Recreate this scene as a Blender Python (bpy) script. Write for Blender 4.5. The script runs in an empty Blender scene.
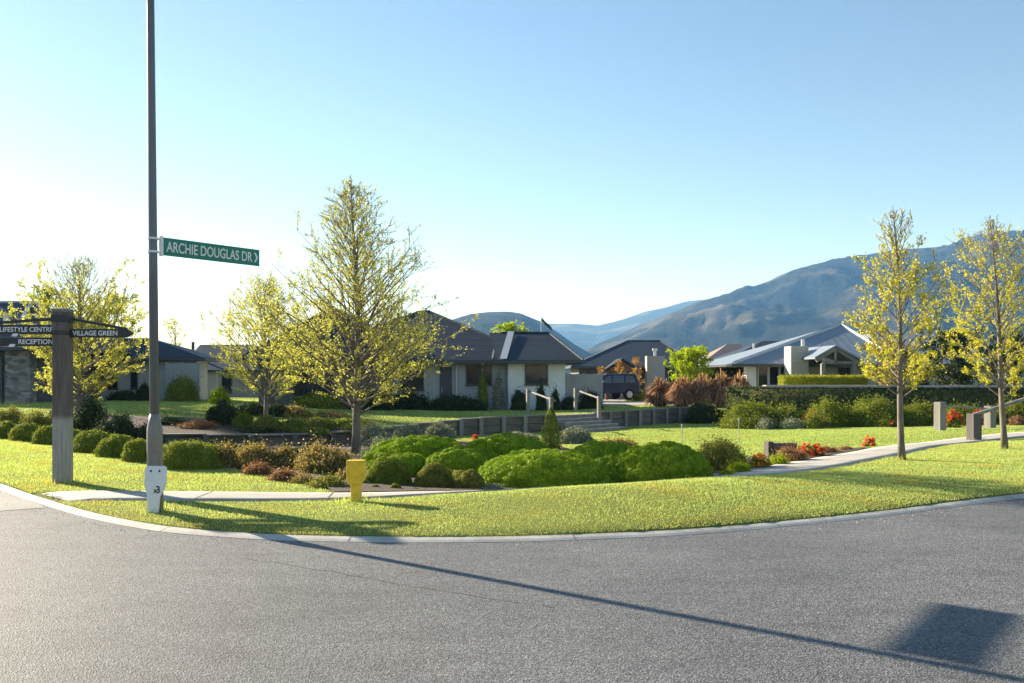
import bpy, bmesh, math, random
import numpy as np
from mathutils import Vector, Matrix, noise
from mathutils.geometry import delaunay_2d_cdt

R = math.radians
S = bpy.context.scene
C = S.collection
random.seed(4)
rng = np.random.default_rng(7)

# ------------------------------------------------------------------ camera, sky, sun, exposure
FPX, HOR, EYE = 900.0, 375.0, 1.6          # focal length in pixels, horizon row, eye height
cam_d = bpy.data.cameras.new("camera"); cam = bpy.data.objects.new("camera", cam_d); C.objects.link(cam)
cam.location = (0, 0, EYE); cam.rotation_euler = (R(90), 0, 0)
cam_d.sensor_width = 36; cam_d.lens = FPX / 1024 * 36
cam_d.shift_y = (HOR - 341.5) / 1024
cam_d.clip_start = 0.1; cam_d.clip_end = 20000
S.camera = cam

SUN_AZ, SUN_EL = R(-51), R(20.5)           # left of the view, low
to_sun = Vector((math.sin(SUN_AZ) * math.cos(SUN_EL), math.cos(SUN_AZ) * math.cos(SUN_EL), math.sin(SUN_EL)))
w = bpy.data.worlds.new("World"); S.world = w; w.use_nodes = True
nt = w.node_tree
sky = nt.nodes.new("ShaderNodeTexSky"); sky.sky_type = 'NISHITA'; sky.sun_disc = False
sky.sun_elevation = SUN_EL; sky.sun_rotation = SUN_AZ % (2 * math.pi)
sky.altitude = 300; sky.air_density = 1.0; sky.dust_density = 0.15; sky.ozone_density = 1.1
bg = nt.nodes["Background"]; nt.links.new(sky.outputs[0], bg.inputs[0]); bg.inputs[1].default_value = 0.054
sl = bpy.data.lights.new("sun", 'SUN'); sl.energy = 5.0; sl.angle = R(0.5); sl.color = (1.0, 0.93, 0.80)
so = bpy.data.objects.new("sun", sl); C.objects.link(so); so.location = to_sun * 60
so.rotation_euler = (-to_sun).to_track_quat('-Z', 'Y').to_euler()
S.view_settings.view_transform = 'Standard'; S.view_settings.look = 'None'
S.view_settings.exposure = 1.6; S.view_settings.gamma = 1; S.view_settings.use_curve_mapping = False
S.render.engine = 'CYCLES'
S.cycles.max_bounces = 6; S.cycles.diffuse_bounces = 3; S.cycles.glossy_bounces = 2
S.cycles.transmission_bounces = 4; S.cycles.volume_bounces = 1
S.cycles.use_denoising = True
S.cycles.caustics_reflective = False; S.cycles.caustics_refractive = False

def P(px, py, z=0.0):
    """point of the plane at height z seen at that place in the photograph"""
    d = (EYE - z) * FPX / (py - HOR)
    return Vector(((px - 512) / FPX * d, d, z))
def Q(px, py, d):
    return Vector(((px - 512) / FPX * d, d, EYE - (py - HOR) * d / FPX))
def X(px, d): return (px - 512) / FPX * d
def Z(py, d): return EYE - (py - HOR) * d / FPX

# ------------------------------------------------------------------ materials
def newmat(name):
    m = bpy.data.materials.new(name); m.use_nodes = True
    t = m.node_tree; b = t.nodes["Principled BSDF"]
    return m, t, b
def ramp(t, fac, stops):
    r = t.nodes.new("ShaderNodeValToRGB"); e = r.color_ramp.elements
    while len(e) < len(stops): e.new(0.5)
    for k, (p, c) in enumerate(stops):
        e[k].position = p; e[k].color = (*c, 1)
    t.links.new(fac, r.inputs[0]); return r.outputs[0]
def tnoise(t, scale, detail=4, vec=None, rough=0.55):
    n = t.nodes.new("ShaderNodeTexNoise"); n.inputs["Scale"].default_value = scale
    n.inputs["Detail"].default_value = detail; n.inputs["Roughness"].default_value = rough
    if vec is not None: t.links.new(vec, n.inputs["Vector"])
    return n.outputs[0]
def coords(t, scale=None, kind="Object"):
    c = t.nodes.new("ShaderNodeTexCoord"); o = c.outputs[kind]
    if scale:
        mp = t.nodes.new("ShaderNodeMapping"); mp.inputs["Scale"].default_value = scale
        t.links.new(o, mp.inputs[0]); o = mp.outputs[0]
    return o
def wpos(t, scale=None):
    o = t.nodes.new("ShaderNodeNewGeometry").outputs["Position"]
    if scale:
        mp = t.nodes.new("ShaderNodeMapping"); mp.inputs["Scale"].default_value = scale
        t.links.new(o, mp.inputs[0]); o = mp.outputs[0]
    return o
def bump(t, b, h, strength=0.3, dist=0.02):
    n = t.nodes.new("ShaderNodeBump"); n.inputs["Strength"].default_value = strength; n.inputs["Distance"].default_value = dist
    t.links.new(h, n.inputs["Height"]); t.links.new(n.outputs[0], b.inputs["Normal"])
def mixc(t, fac, a, b_, mode='MIX'):
    n = t.nodes.new("ShaderNodeMix"); n.data_type = 'RGBA'; n.blend_type = mode
    for s, v in ((0, fac), (6, a), (7, b_)):
        if hasattr(v, 'node'): t.links.new(v, n.inputs[s])
        elif isinstance(v, (int, float)): n.inputs[s].default_value = v
        else: n.inputs[s].default_value = (*v, 1)
    return n.outputs[2]
def mathn(t, op, a, b_=0.0):
    n = t.nodes.new("ShaderNodeMath"); n.operation = op
    for s, v in ((0, a), (1, b_)):
        if hasattr(v, 'node'): t.links.new(v, n.inputs[s])
        else: n.inputs[s].default_value = v
    return n.outputs[0]

def plain(name, col, rough=0.6, var=0.12, scale=6, metal=0.0, bstr=0.0, stretch=None, spec=0.5):
    m, t, b = newmat(name)
    n = tnoise(t, scale, 5, coords(t, stretch))
    lo = tuple(c * (1 - var) for c in col); hi = tuple(min(1, c * (1 + var)) for c in col)
    t.links.new(ramp(t, n, [(0.3, lo), (0.7, hi)]), b.inputs["Base Color"])
    b.inputs["Roughness"].default_value = rough; b.inputs["Metallic"].default_value = metal
    b.inputs["Specular IOR Level"].default_value = spec
    if bstr: bump(t, b, tnoise(t, scale * 4, 4, coords(t, stretch)), bstr, 0.01)
    return m

def leafmat(name, stops, trans=0.45, rough=0.62, patch=None):
    """leaf colour differs from leaf to leaf; light comes through the blade"""
    m, t, b = newmat(name)
    isl = t.nodes.new("ShaderNodeNewGeometry").outputs["Random Per Island"]
    col = ramp(t, isl, stops)
    if patch:
        f = ramp(t, tnoise(t, patch[0], 3, wpos(t)), [(patch[2], (0, 0, 0)), (patch[3], (1, 1, 1))])
        col = mixc(t, f, col, patch[1])
    t.links.new(col, b.inputs["Base Color"]); b.inputs["Roughness"].default_value = rough
    b.inputs["Specular IOR Level"].default_value = 0.1
    tr = t.nodes.new("ShaderNodeBsdfTranslucent")
    t.links.new(mixc(t, 1.0, col, (1.0, 1.0, 0.55), 'MULTIPLY'), tr.inputs[0])
    mx = t.nodes.new("ShaderNodeMixShader"); mx.inputs[0].default_value = trans
    t.links.new(b.outputs[0], mx.inputs[1]); t.links.new(tr.outputs[0], mx.inputs[2])
    t.links.new(mx.outputs[0], t.nodes["Material Output"].inputs[0])
    return m

M = {}
# asphalt: grey aggregate, worn patches
m, t, b = newmat("asphalt")
v = t.nodes.new("ShaderNodeTexVoronoi"); v.inputs["Scale"].default_value = 95; t.links.new(wpos(t), v.inputs["Vector"])
sp = ramp(t, v.outputs["Color"], [(0.05, (0.050, 0.053, 0.058)), (0.5, (0.112, 0.117, 0.125)), (0.95, (0.26, 0.265, 0.275))])
fine = ramp(t, tnoise(t, 260, 3, wpos(t)), [(0.3, (0.6, 0.6, 0.6)), (0.7, (1.35, 1.35, 1.35))])
big = ramp(t, tnoise(t, 0.35, 5, wpos(t)), [(0.32, (0.76, 0.76, 0.77)), (0.7, (1.16, 1.15, 1.14))])
mid_ = ramp(t, tnoise(t, 2.2, 6, wpos(t, (.5, 1.6, 1)), 0.7), [(0.3, (0.80, 0.80, 0.80)), (0.5, (1, 1, 1)), (0.72, (1.16, 1.155, 1.14))])
st_ = ramp(t, tnoise(t, .9, 3, wpos(t)), [(0.66, (1, 1, 1)), (0.74, (0.78, 0.77, 0.77))])
c1 = mixc(t, 1.0, sp, fine, 'MULTIPLY'); c1 = mixc(t, 1.0, c1, big, 'MULTIPLY'); c1 = mixc(t, 1.0, c1, mid_, 'MULTIPLY'); c1 = mixc(t, 1.0, c1, st_, 'MULTIPLY')
t.links.new(c1, b.inputs["Base Color"]); b.inputs["Roughness"].default_value = 0.72
b.inputs["Specular IOR Level"].default_value = 0.35
bump(t, b, v.outputs["Distance"], 0.5, 0.008)
M["asphalt"] = m
M["crack"] = plain("crack_filler", (0.075, 0.073, 0.07), 0.8)
# concrete
m, t, b = newmat("concrete")
t.links.new(mixc(t, 1.0, ramp(t, tnoise(t, 1.3, 6, wpos(t)), [(0.3, (0.34, 0.32, 0.29)), (0.7, (0.47, 0.45, 0.41))]),
                 ramp(t, tnoise(t, 90, 3, wpos(t)), [(0.3, (0.8, 0.8, 0.8)), (0.7, (1.1, 1.1, 1.1))]), 'MULTIPLY'), b.inputs["Base Color"])
b.inputs["Roughness"].default_value = 0.8; bump(t, b, tnoise(t, 120, 3, wpos(t)), 0.25, 0.004)
M["concrete"] = m
m, t, b = newmat("kerb_concrete")
t.links.new(mixc(t, 1.0, ramp(t, tnoise(t, 2.3, 6, wpos(t)), [(0.3, (0.38, 0.36, 0.325)), (0.7, (0.58, 0.555, 0.51))]),
                 ramp(t, tnoise(t, 70, 3, wpos(t)), [(0.3, (0.75, 0.75, 0.75)), (0.7, (1.1, 1.1, 1.1))]), 'MULTIPLY'), b.inputs["Base Color"])
b.inputs["Roughness"].default_value = 0.85; M["kerb_concrete"] = m
m, t, b = newmat("apron_concrete")
t.links.new(mixc(t, 1.0, ramp(t, tnoise(t, 1.1, 6, wpos(t)), [(0.3, (0.17, 0.168, 0.16)), (0.7, (0.25, 0.245, 0.235))]),
                 ramp(t, tnoise(t, 90, 3, wpos(t)), [(0.3, (0.8, 0.8, 0.8)), (0.7, (1.15, 1.15, 1.15))]), 'MULTIPLY'), b.inputs["Base Color"])
b.inputs["Roughness"].default_value = 0.8; M["apron"] = m
# lawn soil sheet under the blades
def lawnmat(name, a, c, d=None):
    m, t, b = newmat(name)
    col = mixc(t, 0.5, ramp(t, tnoise(t, 0.8, 5, wpos(t)), [(0.3, a), (0.7, c)]), ramp(t, tnoise(t, 40, 4, wpos(t)), [(0.3, a), (0.7, c)]))
    t.links.new(col, b.inputs["Base Color"]); b.inputs["Roughness"].default_value = 0.9
    b.inputs["Specular IOR Level"].default_value = 0.1
    bump(t, b, tnoise(t, 60, 4, wpos(t)), 0.8, 0.03)
    return m
M["lawn"] = lawnmat("lawn_ground", (0.11, 0.14, 0.03), (0.22, 0.25, 0.055))
M["terrain"] = lawnmat("terrain_ground", (0.07, 0.09, 0.03), (0.12, 0.13, 0.05))
M["grass"] = leafmat("grass_blade", [(0, (0.319, 0.415, 0.142)), (0.5, (0.470, 0.572, 0.205)), (0.85, (0.640, 0.718, 0.300)), (1, (0.809, 0.814, 0.439))], 0.5, 0.5,
                     patch=(1.3, (0.54, 0.48, 0.15), 0.48, 0.74))
M["drygrass"] = leafmat("dry_grass_blade", [(0, (0.377, 0.319, 0.085)), (0.5, (0.528, 0.411, 0.153)), (1, (0.630, 0.490, 0.232))], 0.45, 0.5)
M["grass_fine"] = leafmat("mown_grass_blade", [(0, (0.328, 0.440, 0.142)), (0.5, (0.453, 0.573, 0.200)), (1, (0.593, 0.710, 0.276))], 0.5, 0.5,
                     patch=(0.5, (0.46, 0.48, 0.16), 0.45, 0.75))
M["mulch"] = plain("bark_mulch", (0.05, 0.03, 0.022), 0.95, 0.5, 14, bstr=0.8)
# wood
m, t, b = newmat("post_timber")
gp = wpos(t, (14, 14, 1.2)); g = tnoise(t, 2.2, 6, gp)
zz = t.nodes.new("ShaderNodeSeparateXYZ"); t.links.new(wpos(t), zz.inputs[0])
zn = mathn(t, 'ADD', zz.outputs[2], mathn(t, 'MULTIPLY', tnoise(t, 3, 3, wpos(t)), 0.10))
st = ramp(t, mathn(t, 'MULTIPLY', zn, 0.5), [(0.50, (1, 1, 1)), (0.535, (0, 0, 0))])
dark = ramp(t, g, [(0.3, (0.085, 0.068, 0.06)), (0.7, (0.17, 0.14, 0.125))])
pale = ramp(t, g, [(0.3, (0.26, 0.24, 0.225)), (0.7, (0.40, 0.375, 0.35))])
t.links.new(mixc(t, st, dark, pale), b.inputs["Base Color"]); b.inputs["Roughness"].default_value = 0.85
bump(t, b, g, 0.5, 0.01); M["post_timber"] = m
M["grey_timber"] = plain("weathered_timber", (0.24, 0.225, 0.205), 0.85, 0.3, 3, bstr=0.4, stretch=(1, 1, 0.15))
M["dark_timber"] = plain("dark_stained_timber", (0.10, 0.09, 0.085), 0.85, 0.3, 3, bstr=0.4, stretch=(1, 1, 0.15))
M["wall_timber"] = plain("retaining_boards", (0.16, 0.135, 0.115), 0.9, 0.35, 2.5, bstr=0.4, stretch=(0.3, 0.3, 3))
M["cedar"] = plain("oiled_cedar", (0.20, 0.095, 0.05), 0.7, 0.25, 3, stretch=(1, 1, 0.2))
M["bark"] = plain("bark", (0.19, 0.16, 0.13), 0.9, 0.35, 9, bstr=0.6, stretch=(1, 1, 0.35))
M["twig"] = plain("twig_bark", (0.28, 0.23, 0.15), 0.85, 0.25, 9)
# paint and metal
M["lamp_steel"] = plain("painted_lamp_steel", (0.235, 0.21, 0.185), 0.42, 0.08, 4, bstr=0.03)
M["lamp_dark"] = plain("painted_upper_steel", (0.14, 0.15, 0.165), 0.32, 0.05, 4)
M["galv"] = plain("galvanised_steel", (0.6, 0.6, 0.6), 0.4, 0.1, 8, metal=0.6)
M["sign_green"] = plain("sign_green_sheet", (0.0, 0.20, 0.135), 0.4, 0.06, 5)
M["white"] = plain("white_paint", (0.82, 0.82, 0.82), 0.45, 0.03, 5)
M["plate_white"] = plain("white_plate_paint", (0.80, 0.81, 0.83), 0.5, 0.06, 7, bstr=0.05)
M["black"] = plain("black_paint", (0.02, 0.02, 0.022), 0.5, 0.1, 5)
M["yellow"] = plain("yellow_paint", (0.88, 0.53, 0.03), 0.55, 0.16, 14, bstr=0.05)
M["board"] = plain("dark_sign_board", (0.035, 0.032, 0.034), 0.55, 0.15, 6)
# buildings
def roofmat(name, col, rough, rib=None, axis=0, var=0.12, rs_=0.22):
    m, t, b = newmat(name)
    t.links.new(ramp(t, tnoise(t, 1.2, 5, coords(t)), [(0.3, tuple(c * (1 - var) for c in col)), (0.7, tuple(c * (1 + var) for c in col))]), b.inputs["Base Color"])
    b.inputs["Roughness"].default_value = rough; b.inputs["Specular IOR Level"].default_value = 0.15
    if rib:
        s = t.nodes.new("ShaderNodeSeparateXYZ"); t.links.new(coords(t), s.inputs[0])
        fr = mathn(t, 'FRACT', mathn(t, 'MULTIPLY', s.outputs[axis], 1 / rib))
        tri = mathn(t, 'ABSOLUTE', mathn(t, 'SUBTRACT', fr, 0.5))
        bump(t, b, mathn(t, 'POWER', mathn(t, 'MULTIPLY', tri, 2.0), 4.0), rs_, 0.03)
    return m
M["roof_dark"] = roofmat("charcoal_roofing", (0.030, 0.042, 0.060), 0.65, 0.33, 2)
M["roof_slate"] = roofmat("slate_blue_roofing", (0.040, 0.055, 0.078), 0.62)
M["roof_light"] = roofmat("pale_grey_metal_roofing", (0.23, 0.265, 0.31), 0.4, 0.45, 0, 0.06)
M["roof_brown"] = roofmat("brown_tile_roofing", (0.30, 0.22, 0.19), 0.6, 0.33, 2)
M["ridge_pale"] = plain("zinc_flashing", (0.42, 0.44, 0.47), 0.45, 0.06, 4, metal=0.2)
M["wall_white"] = plain("white_plaster", (0.80, 0.82, 0.83), 0.8, 0.05, 2, bstr=0.05)
M["wall_grey"] = plain("grey_plaster", (0.47, 0.48, 0.49), 0.85, 0.08, 2, bstr=0.05)
M["wall_taupe"] = plain("taupe_plaster", (0.36, 0.33, 0.29), 0.85, 0.08, 2, bstr=0.05)
M["wall_charcoal"] = plain("charcoal_cladding", (0.10, 0.10, 0.105), 0.7, 0.12, 2)
M["fence_grey"] = plain("grey_fence_paint", (0.36, 0.37, 0.37), 0.8, 0.12, 3, stretch=(1, 1, 0.2))
M["alu"] = plain("dark_window_frame", (0.05, 0.052, 0.056), 0.4, 0.1, 5)
M["alu_pale"] = plain("pale_window_frame", (0.62, 0.63, 0.64), 0.4, 0.05, 5)
m, t, b = newmat("window_glass"); b.inputs["Base Color"].default_value = (0.022, 0.028, 0.036, 1); b.inputs["Roughness"].default_value = 0.04
b.inputs["Specular IOR Level"].default_value = 0.4
bump(t, b, tnoise(t, 0.8, 2, wpos(t)), 0.05, 0.05); M["glass"] = m
m, t, b = newmat("brightened_car_glass"); b.inputs["Base Color"].default_value = (0.10, 0.14, 0.19, 1); b.inputs["Roughness"].default_value = 0.08; M["car_glass"] = m  # base colour lightened to stand for the bright background seen through the windows
# stone facing
m, t, b = newmat("stacked_stone")
v = t.nodes.new("ShaderNodeTexVoronoi"); v.inputs["Scale"].default_value = 3.2; t.links.new(coords(t, (1, 1, 2.2)), v.inputs["Vector"])
t.links.new(ramp(t, v.outputs["Color"], [(0.1, (0.12, 0.11, 0.10)), (0.5, (0.26, 0.24, 0.22)), (0.9, (0.4, 0.37, 0.33))]), b.inputs["Base Color"])
b.inputs["Roughness"].default_value = 0.9; bump(t, b, v.outputs["Distance"], 0.8, 0.05); M["stone"] = m
# weatherboard
m, t, b = newmat("weatherboards"); s = t.nodes.new("ShaderNodeSeparateXYZ"); t.links.new(wpos(t), s.inputs[0])
fr = mathn(t, 'FRACT', mathn(t, 'MULTIPLY', s.outputs[2], 5.0))
b.inputs["Base Color"].default_value = (0.5, 0.49, 0.46, 1); b.inputs["Roughness"].default_value = 0.7
bump(t, b, fr, 1.0, 0.06); M["boards"] = m
# cars
M["car_paint"] = plain("dark_blue_car_paint", (0.02, 0.032, 0.065), 0.2, 0.05, 4)
M["tyre"] = plain("tyre_rubber", (0.02, 0.02, 0.02), 0.9)
M["rim"] = plain("alloy_rim", (0.6, 0.6, 0.6), 0.3, 0.1, 5, metal=0.8)
M["red_lens"] = plain("red_lamp_lens", (0.4, 0.01, 0.01), 0.2)
# hills
def hillmat(name, a, c, rock, rs=0.004):
    m, t, b = newmat(name)
    n1 = tnoise(t, rs, 8, wpos(t, (1, 1, 1.6)), 0.62); n2 = tnoise(t, rs * 14, 9, wpos(t), 0.75)
    col = ramp(t, n2, [(0.35, a), (0.65, c)])
    col = mixc(t, ramp(t, n1, [(0.5, (0, 0, 0)), (0.68, (1, 1, 1))]), col, rock)
    t.links.new(col, b.inputs["Base Color"]); b.inputs["Roughness"].default_value = 0.95; b.inputs["Specular IOR Level"].default_value = 0.05
    bump(t, b, tnoise(t, rs * 10, 10, wpos(t), 0.75), 1.0, 26)
    return m
M["hill"] = hillmat("tussock_hillside", (0.014, 0.021, 0.018), (0.045, 0.048, 0.036), (0.20, 0.175, 0.13))
M["hill_wood"] = hillmat("wooded_hillside", (0.016, 0.024, 0.018), (0.045, 0.052, 0.036), (0.09, 0.09, 0.065), 0.006)
# foliage
M["l_tree"] = leafmat("spring_leaf", [(0, (0.396, 0.418, 0.088)), (0.5, (0.572, 0.572, 0.143)), (1, (0.748, 0.715, 0.242))], 0.58)
M["l_gold"] = leafmat("golden_leaf", [(0, (0.410, 0.432, 0.049)), (0.5, (0.605, 0.572, 0.081)), (1, (0.799, 0.713, 0.162))], 0.58)
M["l_lime"] = leafmat("lime_leaf", [(0, (0.25, 0.33, 0.015)), (0.5, (0.36, 0.46, 0.02)), (1, (0.5, 0.56, 0.04))], 0.5)
M["l_cloud"] = leafmat("bright_green_leaf", [(0, (0.165, 0.275, 0.018)), (0.5, (0.274, 0.405, 0.025)), (1, (0.451, 0.547, 0.037))], 0.28)
M["l_box"] = leafmat("box_leaf", [(0, (0.132, 0.179, 0.026)), (0.5, (0.221, 0.271, 0.040)), (1, (0.396, 0.412, 0.073))], 0.4)
M["l_olive"] = leafmat("olive_leaf", [(0, (0.130, 0.146, 0.035)), (0.5, (0.224, 0.241, 0.055)), (1, (0.413, 0.380, 0.089))], 0.4)
M["l_bronze"] = leafmat("bronze_tipped_leaf", [(0, (0.117, 0.125, 0.041)), (0.4, (0.218, 0.203, 0.059)), (0.62, (0.401, 0.286, 0.121)), (1, (0.649, 0.433, 0.246))], 0.45)
M["l_red"] = leafmat("reddish_leaf", [(0, (0.154, 0.089, 0.053)), (0.5, (0.307, 0.163, 0.098)), (1, (0.492, 0.276, 0.161))], 0.4)
M["l_dark"] = leafmat("dark_leaf", [(0, (0.024, 0.042, 0.017)), (0.5, (0.042, 0.066, 0.024)), (1, (0.078, 0.102, 0.036))], 0.25)
M["l_mid"] = leafmat("mid_green_leaf", [(0, (0.104, 0.141, 0.021)), (0.5, (0.206, 0.254, 0.035)), (1, (0.376, 0.382, 0.061))], 0.45)
M["l_grey"] = leafmat("grey_green_leaf", [(0, (0.150, 0.173, 0.120)), (0.5, (0.255, 0.277, 0.195)), (1, (0.450, 0.465, 0.345))], 0.3)
M["l_hedge"] = leafmat("golden_hedge_leaf", [(0, (0.224, 0.252, 0.021)), (0.5, (0.364, 0.378, 0.031)), (1, (0.532, 0.504, 0.049))], 0.45)
M["l_flax"] = leafmat("bronze_tussock_blade", [(0, (0.165, 0.087, 0.051)), (0.5, (0.364, 0.202, 0.116)), (1, (0.698, 0.431, 0.256))], 0.4)
M["l_autumn"] = leafmat("orange_leaf", [(0, (0.28, 0.14, 0.04)), (0.5, (0.42, 0.22, 0.06)), (1, (0.55, 0.33, 0.10))], 0.5)
M["l_ivy"] = leafmat("ivy_leaf", [(0, (0.05, 0.07, 0.025)), (0.6, (0.11, 0.13, 0.045)), (1, (0.22, 0.22, 0.10))], 0.25, 0.65)
M["f_red"] = leafmat("red_petal", [(0, (0.55, 0.05, 0.03)), (1, (0.75, 0.16, 0.06))], 0.4)
M["f_orange"] = leafmat("orange_petal", [(0, (0.6, 0.18, 0.03)), (1, (0.75, 0.32, 0.08))], 0.4)

# ------------------------------------------------------------------ object helpers
def setp(o, label=None, cat=None, group=None, kind=None):
    if label: o["label"] = label
    if cat: o["category"] = cat
    if group: o["group"] = group
    if kind: o["kind"] = kind
    return o
def thing(name, label, cat, loc=(0, 0, 0), group=None, rz=0.0):
    o = bpy.data.objects.new(name, None); C.objects.link(o); o.empty_display_size = 0.2
    o.location = loc; o.rotation_euler = (0, 0, rz)
    return setp(o, label, cat, group)
def link(name, me, mats, parent=None):
    o = bpy.data.objects.new(name, me); C.objects.link(o)
    for mm in (mats if isinstance(mats, (list, tuple)) else [mats]): me.materials.append(M[mm] if isinstance(mm, str) else mm)
    if parent is not None: o.parent = parent
    return o
class MB:
    """collects shapes for ONE mesh object; everything relative to `org`"""
    def __init__(s, org=(0, 0, 0)): s.v = []; s.f = []; s.mi = []; s.org = Vector(org)
    def add(s, vs, fs, mi=0):
        n = len(s.v); s.v += [Vector(p) - s.org for p in vs]; s.f += [tuple(i + n for i in f) for f in fs]; s.mi += [mi] * len(fs); return s
    def box(s, c, size, rz=0.0, mi=0, taper=1.0):
        c = Vector(c); hx, hy, hz = size[0] / 2, size[1] / 2, size[2] / 2; ca, sa = math.cos(rz), math.sin(rz); vs = []
        for z, k in ((-hz, 1), (hz, taper)):
            for x, y in ((-hx, -hy), (hx, -hy), (hx, hy), (-hx, hy)):
                x *= k; y *= k
                vs.append(c + Vector((x * ca - y * sa, x * sa + y * ca, z)))
        return s.add(vs, [(3, 2, 1, 0), (4, 5, 6, 7), (0, 1, 5, 4), (1, 2, 6, 5), (2, 3, 7, 6), (3, 0, 4, 7)], mi)
    def box2(s, a, b_, mi=0):
        a = Vector(a); b_ = Vector(b_); d = b_ - a
        return s.box((a + b_) / 2, (abs(d.x), abs(d.y), abs(d.z)), 0, mi)
    def bar(s, a, b_, wd, ht, mi=0):
        """a rectangular bar from a to b"""
        a = Vector(a); b_ = Vector(b_); d = (b_ - a).normalized()
        sd = d.cross(Vector((0, 0, 1))); sd = sd.normalized() if sd.length > 1e-4 else Vector((1, 0, 0))
        up = sd.cross(d).normalized(); vs = []
        for p in (a, b_):
            for i, j in ((-1, -1), (1, -1), (1, 1), (-1, 1)): vs.append(p + sd * (wd / 2 * i) + up * (ht / 2 * j))
        return s.add(vs, [(0, 1, 2, 3), (7, 6, 5, 4), (1, 0, 4, 5), (2, 1, 5, 6), (3, 2, 6, 7), (0, 3, 7, 4)], mi)
    def tube(s, pts, rad, n=8, mi=0, cap=True):
        pts = [Vector(p) for p in pts]
        if not isinstance(rad, (list, tuple)): rad = [rad] * len(pts)
        base = len(s.v); ref = Vector((0.31, 0.94, 0.12)).normalized()
        for i, p in enumerate(pts):
            d = (pts[min(i + 1, len(pts) - 1)] - pts[max(i - 1, 0)]).normalized()
            a = d.cross(ref); a = a.normalized() if a.length > 1e-3 else Vector((1, 0, 0)); b2 = d.cross(a)
            for k in range(n):
                an = 2 * math.pi * k / n
                s.v.append(p + (a * math.cos(an) + b2 * math.sin(an)) * rad[i] - s.org)
        for i in range(len(pts) - 1):
            for k in range(n):
                k2 = (k + 1) % n
                s.f.append((base + i * n + k, base + i * n + k2, base + (i + 1) * n + k2, base + (i + 1) * n + k)); s.mi.append(mi)
        if cap:
            s.f.append(tuple(base + k for k in reversed(range(n)))); s.f.append(tuple(base + (len(pts) - 1) * n + k for k in range(n))); s.mi += [mi, mi]
        return s
    def prism(s, poly, d, mi=0):
        """extrude the closed polygon (3-D points) along vector d"""
        n = len(poly); d = Vector(d); vs = [Vector(p) for p in poly] + [Vector(p) + d for p in poly]
        return s.add(vs, [tuple(reversed(range(n))), tuple(range(n, 2 * n))] + [(i, (i + 1) % n, (i + 1) % n + n, i + n) for i in range(n)], mi)
    def build(s, name, mats, parent=None, smooth=False, bev=0.0):
        me = bpy.data.meshes.new(name); me.from_pydata([tuple(p) for p in s.v], [], s.f)
        me.polygons.foreach_set("material_index", s.mi)
        bm = bmesh.new(); bm.from_mesh(me); bmesh.ops.recalc_face_normals(bm, faces=bm.faces); bm.to_mesh(me); bm.free()
        if smooth: me.polygons.foreach_set("use_smooth", [True] * len(me.polygons))
        o = link(name, me, mats, parent)
        if bev:
            md = o.modifiers.new("bevel", 'BEVEL'); md.width = bev; md.segments = 2; md.limit_method = 'ANGLE'
        return o
def text(s, h, mat, parent, origin, u, width=None, up=(0, 0, 1), name="lettering", bold=0.0, org=(0, 0, 0)):
    """lettering as a thin mesh: starts at origin (baseline left), runs along u, cap height h"""
    cu = bpy.data.curves.new(name, 'FONT'); cu.body = s; cu.size = 1; cu.extrude = 0.004; cu.offset = bold
    o = bpy.data.objects.new("tmp", cu); C.objects.link(o)
    dg = bpy.context.evaluated_depsgraph_get()
    me = bpy.data.meshes.new_from_object(o.evaluated_get(dg)); bpy.data.objects.remove(o)
    me.materials.clear()
    n = len(me.vertices); co = np.zeros(n * 3); me.vertices.foreach_get("co", co); co = co.reshape(-1, 3)
    mn, mx = co.min(0), co.max(0); capk = h / 0.69
    sx = width / (mx[0] - mn[0]) if width else capk
    u = Vector(u).normalized(); up = Vector(up); nn = u.cross(up).normalized()
    x = (co[:, 0] - mn[0]) * sx; y = co[:, 1] * capk; z = co[:, 2] * 0.5
    og = Vector(origin) - Vector(org)
    W = np.array(og)[None] + x[:, None] * np.array(u)[None] + y[:, None] * np.array(up)[None] + z[:, None] * np.array(nn)[None]
    me.vertices.foreach_set("co", W.ravel()); me.update()
    return link(name, me, mat, parent)
def quads_mesh(name, V, n_per=4, extra=None, mats=()):
    """V: (N, n_per, 3) separate polygons; extra: (verts, faces) with material 1"""
    N = V.shape[0]; vs = V.reshape(-1, 3); nf = N; loops = np.arange(N * n_per)
    starts = np.arange(N) * n_per
    me = bpy.data.meshes.new(name)
    ev, ef = extra if extra is not None else (np.zeros((0, 3)), [])
    me.vertices.add(len(vs) + len(ev)); me.vertices.foreach_set("co", np.concatenate([vs, ev]).ravel().astype(np.float32))
    el = [i + len(vs) for f in ef for i in f]; es = []; k = N * n_per
    for f in ef: es.append(k); k += len(f)
    me.loops.add(k); me.loops.foreach_set("vertex_index", np.concatenate([loops, np.array(el, int)]).astype(np.int32))
    me.polygons.add(nf + len(ef)); me.polygons.foreach_set("loop_start", np.concatenate([starts, np.array(es, int)]).astype(np.int32))
    me.polygons.foreach_set("loop_total", np.concatenate([np.full(N, n_per), np.array([len(f) for f in ef], int)]).astype(np.int32))
    if len(ef):
        me.polygons.foreach_set("use_smooth", np.concatenate([np.zeros(N, bool), np.ones(len(ef), bool)]))
    me.update(calc_edges=True); me.validate()
    return me
def unit(a): return a / np.maximum(np.linalg.norm(a, axis=1, keepdims=True), 1e-9)
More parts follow.
